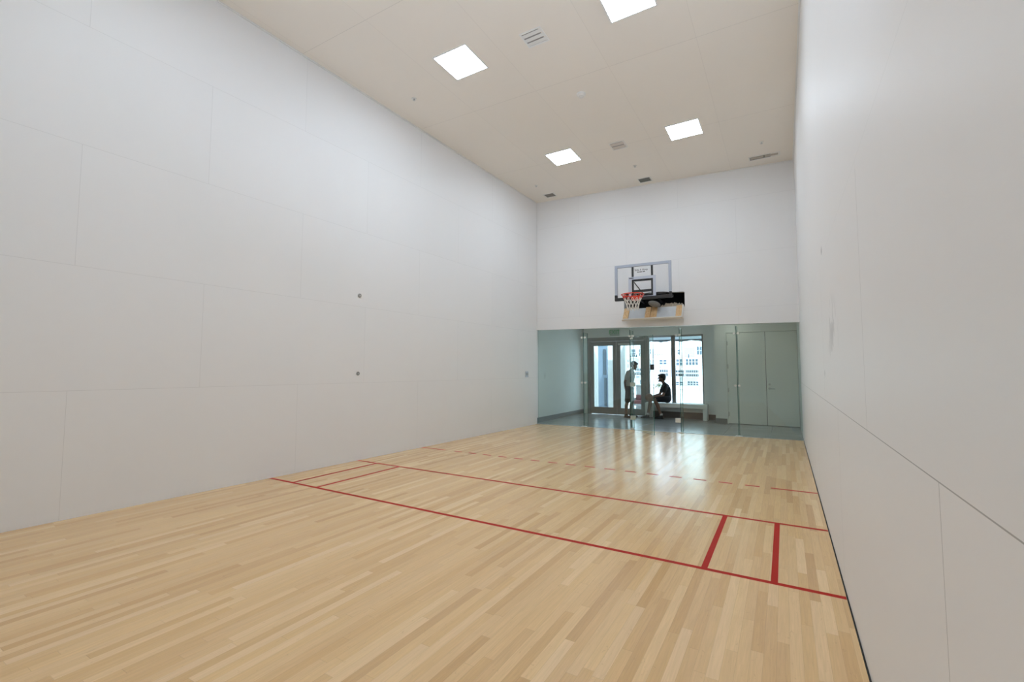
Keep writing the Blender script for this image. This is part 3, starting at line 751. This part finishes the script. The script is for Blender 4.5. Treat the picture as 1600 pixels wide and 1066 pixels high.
# net: twelve hangers, criss-cross cords, red at the top
NH = 12
def netp(k, lv):
    r = [R0 - .01, .62, .50, .43, .40][lv]; z = [0, -.26, -.52, -.78, -1.12][lv]
    a = 2 * PI * (k + (0.5 if lv % 2 else 0)) / NH
    return rc + V(math.cos(a) * r, math.sin(a) * r, z)
red, white = NEW(), NEW()
for k in range(NH):
    for lv in range(4):
        a, b1, b2 = netp(k, lv), netp(k, lv + 1), netp(k - 1 if lv % 2 == 0 else k + 1, lv + 1)
        for q in (b1, b2):
            if lv == 0:
                tube(red, a, q, .021, .021, 5); 
            else: tube(white, a, q, .021, .021, 5)
for k in range(NH):     # hanging loops beside the red top, in white
    tube(white, netp(k, 0) + V(0, 0, -.03), netp(k, 1) * .5 + netp(k + 1 if False else k, 1) * .5, .014, .014, 5)
obj('net', red, M['net_red'], rim)
o = obj('net', white, M['net_white'], rim); o['label'] = 'white lower cords of the net'
# lettering on the backboard
xd = V(1, SL, 0)
text('lettering', 'Slide A Hoop', .185, M['black'], hoop, facing(BW(10.06, 2.725, 12.07), xd, (.95, 1.1, 1)), .004)
bm = NEW()
uu = 9.78
for wd in (.10, .04, .2, .04, .17):
    if wd > .05: bwbox(bm, uu, uu + wd, 2.715, 2.72, 11.89, 11.945)
    uu += wd
obj('small_print', bm, M['black'], hoop)
bm = NEW(); bwbox(bm, 9.17, 9.5, 2.736, 2.74, 11.46, 11.52); obj('sticker', bm, M['black'], hoop)

# hinged-down hatch below the cut-out: studs and backing boards
hat = thing('wall_hatch', BW(10.35, .4, 8.9), 'wood framed wall hatch hanging open below the hoop', 'hatch')
def HT(u, s, t):          # s 0..1 from top to bottom edge, t thickness outward
    dd = .10 + s * .72 + t * .8; z = 9.55 - s * .98 + t * .55
    return BW(u, dd, z)
def hbox(bm, u0, u1, sa, sb, t0, t1):
    return hexa(bm, [HT(u0, sb, t0), HT(u1, sb, t0), HT(u1, sb, t1), HT(u0, sb, t1), HT(u0, sa, t0), HT(u1, sa, t0), HT(u1, sa, t1), HT(u0, sa, t1)])
for a, b2 in ((8.18, 8.58), (9.86, 10.26), (10.30, 10.72), (12.12, 12.52)):
    bm = NEW(); hbox(bm, a, b2, .02, .97, .03, .16); obj('stud', bm, M['pine'], hat, bevel=.01)
for a, b2 in ((8.58, 9.86), (10.72, 12.12)):
    bm = NEW(); hbox(bm, a, b2, .04, .97, .03, .06); obj('backing_board', bm, M['board'], hat)
bm = NEW(); hbox(bm, 8.12, 12.62, 0.0, 1.0, 0, .03); hbox(bm, 8.12, 12.62, .97, 1.03, .0, .20); hbox(bm, 12.54, 12.62, 0, 1.0, .03, .18); obj('face_board', bm, M['offwhite'], hat)
# insulation showing at the lower lip of the cut-out
def foam(u0, u1, h, label, seed):
    rnd = random.Random(seed); bm = NEW(); n = 22
    top, bot = [], []
    for i in range(n + 1):
        u = u0 + (u1 - u0) * i / n
        hh = h * (.45 + .55 * math.sin(PI * i / n) ** .5) * (.55 + .6 * rnd.random())
        top.append([bm.verts.new(BW(u, -.05 + .05 * rnd.random(), HZ0 + hh)), bm.verts.new(BW(u, -.4, HZ0 + hh * .9))])
        bot.append([bm.verts.new(BW(u, -.02, HZ0)), bm.verts.new(BW(u, -.4, HZ0))])
    for i in range(n):
        bm.faces.new((bot[i][0], bot[i + 1][0], top[i + 1][0], top[i][0])); bm.faces.new((top[i][0], top[i + 1][0], top[i + 1][1], top[i][1]))
        bm.faces.new((bot[i + 1][1], bot[i][1], top[i][1], top[i + 1][1])); bm.faces.new((bot[i][1], bot[i + 1][1], bot[i + 1][0], bot[i][0]))
    bm.faces.new((bot[0][0], top[0][0], top[0][1], bot[0][1])); bm.faces.new((bot[n][1], top[n][1], top[n][0], bot[n][0]))
    return tag(obj('insulation', bm, M['foam'], origin=BW((u0 + u1) / 2, -.2, HZ0)), label, 'insulation', 'ragged insulation in the wall cut-out')
foam(10.9, 12.62, .36, 'ragged tan insulation at the right end of the wall cut-out', 3)
foam(8.12, 9.1, .16, 'thin strip of tan insulation at the left end of the wall cut-out', 5)

# ------------------------------------------------------------------ people
def person_head(bm, c, f, r=.33, ears=True):
    """head with face, c = centre, f = facing direction (unit)"""
    f = Vector(f).normalized(); s = V(-f.y, f.x, 0).normalized(); up = s.cross(f) * -1
    if up.z < 0: up = -up
    R3 = Matrix((f, s, up)).transposed()
    c = Vector(c)
    ball(bm, c + up * .05 - f * .03, r, 20, 14, (.95, .80, 1.0), R3)          # cranium
    ball(bm, c + f * .09 - up * .16, r * .72, 16, 12, (.85, .82, .95), R3)    # jaw
    ball(bm, c + f * .29 - up * .30, .08, 10, 8, (1, 1.2, .9), R3)            # chin
    tube(bm, c + f * .30 + up * .04, c + f * .40 - up * .09, .03, .052, 8)    # nose
    ball(bm, c + f * .37 - up * .09, .045, 8, 6)
    ball(bm, c + f * .31 - up * .19, .045, 10, 6, (.8, 1.7, .6), R3)          # lips
    ball(bm, c + f * .26 + up * .08, .10, 10, 6, (.7, 1.9, .5), R3)           # brow
    for k in (-1, 1):
        ball(bm, c + s * k * .265 - f * .02 - up * .03, .07, 8, 6, (.8, .45, 1.4), R3)   # ears
    return f, s, up
def hand(bm, wrist, d_, pn, curl=.5, side=1, size=1.0):
    """palm + five fingers; d_ pointing direction, pn palm normal"""
    d_ = Vector(d_).normalized(); pn = Vector(pn); pn = (pn - d_ * pn.dot(d_)).normalized(); s = d_.cross(pn).normalized()
    w = Vector(wrist); L_ = .28 * size
    R3 = Matrix((d_, s, pn)).transposed()
    ball(bm, w + d_ * L_ * .55, L_ * .62, 12, 8, (1, .82, .36), R3)
    for i, (o, ln) in enumerate(((-.115, .23), (-.04, .26), (.04, .25), (.11, .2))):
        base = w + d_ * L_ * .95 + s * o * size
        a1 = curl; m1 = base + (d_ * math.cos(a1 * .5) + pn * math.sin(a1 * .5)) * ln * .5 * size
        e1 = m1 + (d_ * math.cos(a1 * 1.4) + pn * math.sin(a1 * 1.4)) * ln * .5 * size
        capsule(bm, base, m1, .033, .030, 8); capsule(bm, m1, e1, .030, .025, 8)
    b0 = w + d_ * L_ * .3 + s * side * .1 * size
    m1 = b0 + (d_ * .6 + s * side * .7 + pn * .2).normalized() * .15; e1 = m1 + (d_ * .9 + s * side * .15 + pn * .35).normalized() * .12
    capsule(bm, b0, m1, .042, .036, 8); capsule(bm, m1, e1, .035, .028, 8)
def shoe_mesh(ankle, d_):
    bm = NEW(); a = Vector(ankle); d_ = Vector((d_[0], d_[1], 0)).normalized(); s = V(-d_.y, d_.x, 0)
    R3 = Matrix((d_, s, V(0, 0, 1))).transposed()
    z0 = 0.0
    ball(bm, V(a.x, a.y, .15) + d_ * .05, .2, 14, 10, (1.1, .85, .8), R3)
    ball(bm, V(a.x, a.y, .12) + d_ * .38, .2, 14, 10, (1.5, .9, .55), R3)
    tube(bm, V(a.x, a.y, .15), V(a.x, a.y, .36), .17, .15, 14)
    # sole
    pts = []
    for i in range(16):
        t_ = 2 * PI * i / 16; pts.append(V(a.x, a.y, 0) + d_ * (.24 + .46 * math.cos(t_)) + s * (.17 * math.sin(t_)))
    lo = [bm.verts.new((p.x, p.y, 0.005)) for p in pts]; hi = [bm.verts.new((p.x, p.y, .09)) for p in pts]
    for i in range(16): bm.faces.new((lo[i], lo[(i + 1) % 16], hi[(i + 1) % 16], hi[i]))
    bm.faces.new(lo[::-1]); bm.faces.new(hi)
    return bm
def lathe_between(bm, pts):
    for (a, ra), (b2, rb) in zip(pts, pts[1:]): capsule(bm, a, b2, ra, rb, 14)
def hairmesh(c, f, s, up, r=.33, fringe=True):
    bm = NEW(); R3 = Matrix((f, s, up)).transposed()
    ball(bm, c + up * .12 - f * .08, r * 1.05, 20, 14, (.98, .90, .92), R3)
    ball(bm, c - f * .17 - up * .03, r * .78, 16, 10, (.8, .95, 1.05), R3)
    if fringe: ball(bm, c + f * .17 + up * .27, .16, 12, 8, (1.15, 1.5, .7), R3)
    # keep the face free
    geom = [v for v in bm.verts if (v.co - c).dot(f) > .14 and (v.co - c).dot(up) < .14]
    for v in geom: v.co -= f * ((v.co - c).dot(f) - .14)
    return bm

# seated man on the bench (faces left and towards the court)
sm = thing('person', (9.0, 49.7, 0), 'person in black t-shirt and black shorts sitting on the white bench, ball in lap', 'person')
hipL, hipR = V(9.2, 49.62, 1.91), V(8.95, 50.05, 1.91)
kneeL, kneeR = V(8.12, 48.90, 1.80), V(7.60, 49.27, 1.86)
ankL, ankR = V(8.66, 49.05, .30), V(7.32, 49.16, .30)
pel = (hipL + hipR) / 2
chest = V(9.0, 49.78, 2.85); neckb = V(8.86, 49.74, 3.34); hc = V(8.62, 49.72, 3.93)
shL, shR = V(9.05, 49.35, 3.12), V(8.72, 50.12, 3.12)
elL, elR = V(8.86, 49.12, 2.28), V(8.30, 50.1, 2.3)
bc = V(7.58, 48.84, 2.04)
wrL, wrR = bc + V(.44, -.12, .06), bc + V(.10, .44, .08)
bm = NEW()
lathe_between(bm, [(pel + V(0, 0, .05), .36), (pel + V(-.02, 0, .5), .34), (chest, .38), (chest + V(-.06, 0, .25), .30)])
capsule(bm, neckb - V(0, 0, .05), hc - V(-.04, 0, .2), .17, .15)
for h_, k_, a_ in ((hipL, kneeL, ankL), (hipR, kneeR, ankR)):
    capsule(bm, h_, k_, .27, .19); capsule(bm, k_, k_ * .65 + a_ * .35 + V(.04, 0, 0), .185, .18); capsule(bm, k_ * .65 + a_ * .35 + V(.04, 0, 0), a_, .175, .11)
for s_, e_, w_ in ((shL, elL, wrL), (shR, elR, wrR)):
    capsule(bm, s_, e_, .165, .125); capsule(bm, e_, w_, .12, .08); capsule(bm, chest + V(0, 0, .22), s_, .2, .17)
f, s, up = person_head(bm, hc, (-.97, -.22, -.08))
hand(bm, wrL, (bc - wrL + V(-.25, -.1, -.2)), (bc - wrL), .5, 1)
hand(bm, wrR, (bc - wrR + V(-.3, .1, -.2)), (bc - wrR), .5, -1)
obj('body', bm, M['skin'], sm, remesh=.028)
obj('hair', hairmesh(hc, f, s, up), M['hair'], sm, remesh=.03)
bm = NEW()
lathe_between(bm, [(pel + V(0, 0, .12), .41), (pel + V(-.02, 0, .5), .40), (chest, .43), (chest + V(-.05, 0, .22), .36)])
for s_, e_ in ((shL, elL), (shR, elR)):
    m_ = s_ * .42 + e_ * .58; capsule(bm, s_, m_, .215, .19); capsule(bm, chest + V(0, 0, .2), s_, .26, .215)
capsule(bm, chest + V(-.05, 0, .3), neckb, .27, .20)
obj('t_shirt', bm, M['blackshirt'], sm, remesh=.03)
bm = NEW()
lathe_between(bm, [(pel + V(0, 0, -.02), .40), (pel + V(0, 0, .2), .40)])
for h_, k_ in ((hipL, kneeL), (hipR, kneeR)): capsule(bm, h_, h_ * .18 + k_ * .82, .33, .255)
obj('shorts', bm, M['darkshorts'], sm, remesh=.03)
for a_, dr_ in ((ankL, (-.8, -.5)), (ankR, (-.75, -.55))):
    bm = NEW(); tube(bm, a_ + V(0, 0, -.1), a_ + V(.0, 0, .22), .14, .145, 14); obj('sock', bm, M['sock'], sm)
    obj('shoe', shoe_mesh(a_, dr_), M['shoe'], sm, remesh=.03)
# basketball
ROT = Matrix.Rotation(.5, 3, 'X')
bm = NEW(); ball(bm, bc, .39, 32, 20)
bk = tag(obj('basketball', bm, M['ball'], origin=bc, smooth=True), 'brown basketball held in the lap of the seated man', 'basketball')
bm = NEW()
for axis in range(4):
    P_ = []
    for i in range(40):
        a = 2 * PI * i / 40
        if axis == 0: p = V(math.cos(a), math.sin(a), 0)
        elif axis == 1: p = V(math.cos(a), 0, math.sin(a))
        else:
            q = .62 * (1 if axis == 2 else -1); p = V(math.cos(a) * .78, q + .12 * math.cos(2 * a) * (1 if axis == 2 else -1), math.sin(a) * .78).normalized()
        P_.append(bc + (ROT @ p) * .389)
    for i in range(40): tube(bm, P_[i], P_[(i + 1) % 40], .008, .008, 5, cap=False)
obj('seam', bm, M['black'], bk)

# standing man behind the glass, facing right
st = thing('person', (5.7, 48.8, 0), 'person in pale grey t-shirt and dark shorts standing before the glazed doors', 'person')
pel = V(5.68, 48.8, 2.95); chest = V(5.78, 48.8, 4.15); neckb = V(5.95, 48.8, 4.72); hc = V(6.17, 48.76, 5.16)
hipL, hipR = V(5.68, 49.05, 2.85), V(5.68, 48.55, 2.85)
kneeL, kneeR = V(5.80, 49.12, 1.55), V(5.52, 48.5, 1.55)
ankL, ankR = V(5.68, 49.15, .30), V(5.38, 48.45, .30)
shL, shR = V(5.82, 49.32, 4.45), V(5.72, 48.28, 4.45)
elL, elR = V(5.62, 49.45, 3.5), V(5.38, 48.22, 3.5)
wrL, wrR = V(5.85, 49.35, 2.75), V(5.35, 48.45, 2.85)
bm = NEW()
lathe_between(bm, [(pel, .37), (pel + V(0, 0, .5), .35), (chest, .40), (chest + V(.05, 0, .28), .33)])
capsule(bm, neckb - V(0, 0, .05), hc - V(.04, 0, .2), .17, .15)
for h_, k_, a_ in ((hipL, kneeL, ankL), (hipR, kneeR, ankR)):
    capsule(bm, h_, k_, .28, .18); capsule(bm, k_, k_ * .65 + a_ * .35 - V(.05, 0, 0), .175, .18); capsule(bm, k_ * .65 + a_ * .35 - V(.05, 0, 0), a_, .175, .11)
for s_, e_, w_ in ((shL, elL, wrL), (shR, elR, wrR)):
    capsule(bm, s_, e_, .16, .12); capsule(bm, e_, w_, .115, .08); capsule(bm, chest + V(0, 0, .25), s_, .2, .17)
f, s, up = person_head(bm, hc, (.90, -.15, -.38))
hand(bm, wrL, (.1, 0, -1), (1, 0, 0), .5, 1); hand(bm, wrR, (.15, .25, -1), (1, .2, 0), .6, -1)
obj('body', bm, M['skin'], st, remesh=.028)
obj('hair', hairmesh(hc, f, s, up), M['hair'], st, remesh=.03)
bm = NEW()
lathe_between(bm, [(pel + V(0, 0, .2), .43), (pel + V(0, 0, .6), .42), (chest, .45), (chest + V(.04, 0, .25), .38)])
for s_, e_ in ((shL, elL), (shR, elR)):
    m_ = s_ * .4 + e_ * .6; capsule(bm, s_, m_, .22, .20); capsule(bm, chest + V(0, 0, .22), s_, .27, .22)
capsule(bm, chest + V(.03, 0, .35), neckb, .28, .2)
obj('t_shirt', bm, M['greyshirt'], st, remesh=.03)
bm = NEW(); lathe_between(bm, [(pel, .41), (pel + V(0, 0, .25), .40)])
for h_, k_ in ((hipL, kneeL), (hipR, kneeR)): capsule(bm, h_, h_ * .1 + k_ * .9, .33, .27)
obj('shorts', bm, M['darkshorts'], st, remesh=.03)
for a_, dr_ in ((ankL, (1, .1)), (ankR, (1, -.1))):
    obj('shoe', shoe_mesh(a_, dr_), M['shoe'], st, remesh=.03)

# ------------------------------------------------------------------ outside
bm = NEW(); box(bm, (-60, YW + .45, -.5), (60, 78, -.1)); struct('floor_terrace', bm, M['terrace'], label='pale sunlit terrace outside the window', cat='terrace')
bm = NEW(); box(bm, (-400, 78.2, -30.5), (200, 420, -30)); struct('ground', bm, M['asphalt'], label='ground far below beyond the terrace', cat='ground')
bm = NEW(); box(bm, (-60, 76.5, -.1), (60, 77.0, 1.2)); struct('wall_parapet', bm, M['facade'], label='low white parapet at the terrace edge', cat='wall')
t = thing('railing', (5, 76.7, 1.2), 'thin grey railing on the terrace parapet', 'railing')
for zz in (1.75, 2.4):
    bm = NEW(); tube(bm, (-45, 76.7, zz), (45, 76.7, zz), .05, .05, 8); obj('rail', bm, M['railgrey'], t)
for i in range(-6, 8):
    bm = NEW(); tube(bm, (i * 6.0 + 2, 76.7, 1.2), (i * 6.0 + 2, 76.7, 2.4), .06, .06, 8); obj('post', bm, M['railgrey'], t)
# pale columns and blue-grey wall outside the doors
bm = NEW(); box(bm, (-6.0, 60, -.1), (.9, 60.6, 12)); struct('wall_terrace', bm, M['bluewall'], label='blue-grey wall outside the left glazed door', cat='wall')
for i, (x0, x1, z0, z1) in enumerate(((-.98, -.60, 4.1, 7.35), (-.85, -.58, .1, 3.7))):
    bm = NEW(); box(bm, (x0, 59.85, z0), (x1, 60, z1)); tag(obj('wall_slot', bm, M['slit'], origin=((x0 + x1) / 2, 59.9, z0)),
        ('tall dark slot high in the blue-grey wall outside the door', 'tall dark slot low in the blue-grey wall outside the door')[i], 'wall slot', 'slots in the blue-grey wall')
for (x0, x1, y0, lb) in ((-.5, .38, 53.4, 'white column outside the left door, at the left edge of its pane'), (1.60, 3.62, 54.2, 'broad white column outside, between the two glazed doors')):
    bm = NEW(); box(bm, (x0, y0, -.1), (x1, y0 + 1.0, 10)); tag(obj('column', bm, M['facade'], origin=((x0 + x1) / 2, y0 + .5, -.1), bevel=.03), lb, 'column')
# awning outside the window
t = thing('awning', (9.5, 53, 8.0), 'pale awning with dark wavy edge outside the window', 'awning')
bm = NEW(); hexa(bm, [(4, 51.2, 8.95), (16, 51.2, 8.95), (16, 54.5, 8.28), (4, 54.5, 8.28), (4, 51.2, 9.0), (16, 51.2, 9.0), (16, 54.5, 8.33), (4, 54.5, 8.33)]); obj('canopy', bm, M['awn'], t)
bm = NEW(); n = 120; prev = None
for i in range(n + 1):
    xx = 4 + 12 * i / n; zz = 7.80 + .05 * math.sin(xx * 3.1) + .02 * math.sin(xx * 9)
    cur = [bm.verts.new((xx, 54.5 + dy, z_)) for dy in (0, .05) for z_ in (zz, 8.0)]
    if prev:
        for a, b2 in ((0, 1), (1, 3), (3, 2), (2, 0)): bm.faces.new((prev[a], prev[b2], cur[b2], cur[a]))
    prev = cur
obj('wavy_edge', bm, M['awnedge'], t)
bm = NEW(); box(bm, (4, 54.48, 8.0), (16, 54.56, 8.3)); obj('valance', bm, M['awn'], t)
# outdoor furniture
t = thing('lounge_chair', (4.4, 58, -.1), 'dark red outdoor armchair on the terrace beyond the right glazed door', 'armchair')
bm = NEW(); box(bm, (3.6, 57.2, .75), (5.0, 58.6, 1.15)); box(bm, (3.6, 58.4, 1.15), (5.0, 58.8, 1.75)); obj('cushion', bm, M['redcush'], t, bevel=.06)
bm = NEW(); box(bm, (3.5, 57.1, .55), (5.1, 58.85, .75)); box(bm, (3.45, 57.2, .75), (3.6, 58.8, 1.4)); box(bm, (5.0, 57.2, .75), (5.15, 58.8, 1.4)); obj('frame', bm, M['railgrey'], t)
for xx in (3.55, 4.9):
    for yy in (57.15, 58.6):
        bm = NEW(); box(bm, (xx, yy, -.1), (xx + .15, yy + .15, .55)); obj('leg', bm, M['railgrey'], t)
t = thing('storage_box', (4.2, 60.3, -.1), 'dark grey upright cabinet on the terrace behind the armchair', 'cabinet')
bm = NEW(); box(bm, (3.2, 60, -.1), (4.55, 61, 2.75)); obj('body', bm, M['greybase'], t, bevel=.02)
bm = NEW(); box(bm, (3.15, 59.95, 2.75), (4.6, 61.05, 2.85)); obj('lid', bm, M['greybase'], t)
t = thing('potted_shrub', (5.6, 62, -.1), 'low shrub in a planter outside the left window pane', 'potted shrub')
bm = NEW(); tube(bm, (5.5, 62, -.1), (5.5, 62, 2.3), .4, .55, 18); obj('planter', bm, M['offwhite'], t)
bm = NEW(); rnd = random.Random(2)
for i in range(260):
    a, b2, r = rnd.random() * 2 * PI, rnd.random() * PI / 2, .3 + .35 * rnd.random()
    c = V(5.5 + math.cos(a) * math.cos(b2) * r * 1.3, 62 + math.sin(a) * math.cos(b2) * r, 2.4 + math.sin(b2) * r * .95)
    dv = V(rnd.uniform(-1, 1), rnd.uniform(-1, 1), rnd.uniform(-.3, 1)).normalized() * .14; sv = dv.cross(V(rnd.random(), rnd.random(), rnd.random())).normalized() * .05
    bm.faces.new([bm.verts.new(c), bm.verts.new(c + dv * .5 + sv), bm.verts.new(c + dv), bm.verts.new(c + dv * .5 - sv)])
obj('foliage', bm, M['leaf'], t)

# apartment building opposite
YA = 200.0
apt = thing('apartment_building', (-35, YA, -30), 'white apartment block across the way, seen through the window and doors', 'building')
bm = NEW(); box(bm, (-75, YA, -30), (10, YA + 40, 12.4)); box(bm, (-60, YA + 2, 12.4), (-32, YA + 30, 15.0)); box(bm, (-17, YA + .5, 12.4), (-11, YA + 20, 14.6)); obj('wall', bm, M['facade'], apt)
def uv(px, v): return None
def awin(x0, x1, z0, z1, n, mm=None):
    bm = NEW(); box(bm, (x0, YA - .25, z0), (x1, YA - .02, z1)); w = obj('window', bm, mm or M['darkwin'], apt)
    bm = NEW(); fw_ = .12
    for i in range(n + 1):
        xx = x0 + (x1 - x0) * i / n; box(bm, (xx - fw_, YA - .35, z0 - .1), (xx + fw_, YA - .24, z1 + .1))
    zm = (z0 + z1) / 2; box(bm, (x0, YA - .35, zm - .08), (x1, YA - .26, zm + .08)); obj('window_frame', bm, M['facade'], w)
PX = lambda px: -30.47 + (px - 1013) * (21.6 / 85)          # building x for a column of the view
def ZV(v): return 14.2 - (v - 543) * (15.6 / 60)
for (a, b2, v0, v1, n) in ((1013, 1018, 545, 553, 2), (1059.5, 1063, 547, 554, 1), (1089, 1097, 543, 555, 2), (1075, 1078.5, 555, 559.5, 1),
                           (1013, 1018, 563, 570, 2), (1030.5, 1043, 563, 570, 2), (1057, 1068, 562, 571.5, 2), (1072, 1091, 562, 571, 4),
                           (1030.5, 1033, 572.5, 576, 1), (1013, 1017, 579, 582, 1), (1055, 1068, 598, 603, 2), (1074, 1091, 597, 603, 4),
                           (984, 992, 545, 555, 1), (997, 1003, 545, 556, 2), (975, 980, 562, 566, 1), (975, 980, 570, 575, 1), (1098, 1110, 562, 571, 2), (998, 1006, 596, 602, 2)):
    awin(PX(a), PX(b2), ZV(v1), ZV(v0), n)
for px in (1024, 1028, 1031.5, 1035.5): awin(PX(px) - .35, PX(px) + .45, ZV(555.2), ZV(553), 1, M['slit'])
awin(PX(1044.7), PX(1046.2), ZV(554), ZV(548), 1, M['slit'])
for (a, b2, v0, v1) in ((1070, 1086, 544, 559), (1044, 1050, 544, 560), (1019, 1023, 545, 560), (1019, 1029, 563, 571), (1044, 1050, 563, 590), (992, 997, 560, 592), (1050, 1056, 563, 592)):
    bm = NEW(); box(bm, (PX(a), YA - .12, ZV(v1)), (PX(b2), YA - .01, ZV(v0))); obj('facade_panel', bm, M['facadepanel'], apt)
# balconies: slab + railing, dark backing strip added behind so its gaps look dark
for (a, b2, v) in ((1030, 1043.5, 581), (1055, 1068.5, 581.5), (1071.5, 1091, 581.5), (1030, 1043.5, 587), (1055, 1068.5, 587), (1071.5, 1091, 587.5), (990, 1004, 579), (990, 1004, 586), (982, 994, 556)):
    x0, x1, zz = PX(a), PX(b2), ZV(v)
    bm = NEW(); box(bm, (x0, YA - 3, zz - .75), (x1, YA - .02, zz - .5))
    dkr = NEW(); box(dkr, (x0, YA - 3, zz + .5), (x1, YA - 2.8, zz + .7)); box(dkr, (x0, YA - 3, zz - .5), (x1, YA - 2.85, zz - .4))
    nb = max(3, int((x1 - x0) / .7))
    for i in range(nb + 1):
        xx = x0 + (x1 - x0) * i / nb; box(dkr, (xx - .13, YA - 3, zz - .5), (xx + .13, YA - 2.85, zz + .55))
    bal = obj('balcony', bm, M['facade'], apt)
    obj('railing', dkr, M['railgrey'], bal)
    bm = NEW(); box(bm, (x0, YA - .3, zz - .5), (x1, YA - .03, zz + .55)); obj('balcony_backing', bm, M['slit'], bal)
# low white building in front of it
bm = NEW(); box(bm, (-70, 150, -30), (20, 160, -3.2)); obj_ = tag(obj('low_building', bm, M['facade'], origin=(-25, 155, -30)), 'low white flat-roofed building in front of the apartment block', 'building')
bm = NEW(); box(bm, (-70.2, 149.8, -3.2), (20.2, 160.2, -2.6)); obj('parapet', bm, M['facade'], obj_)

# tidy: drop helper property
for o in list(bpy.data.objects):
    if '_o' in o.keys(): del o['_o']
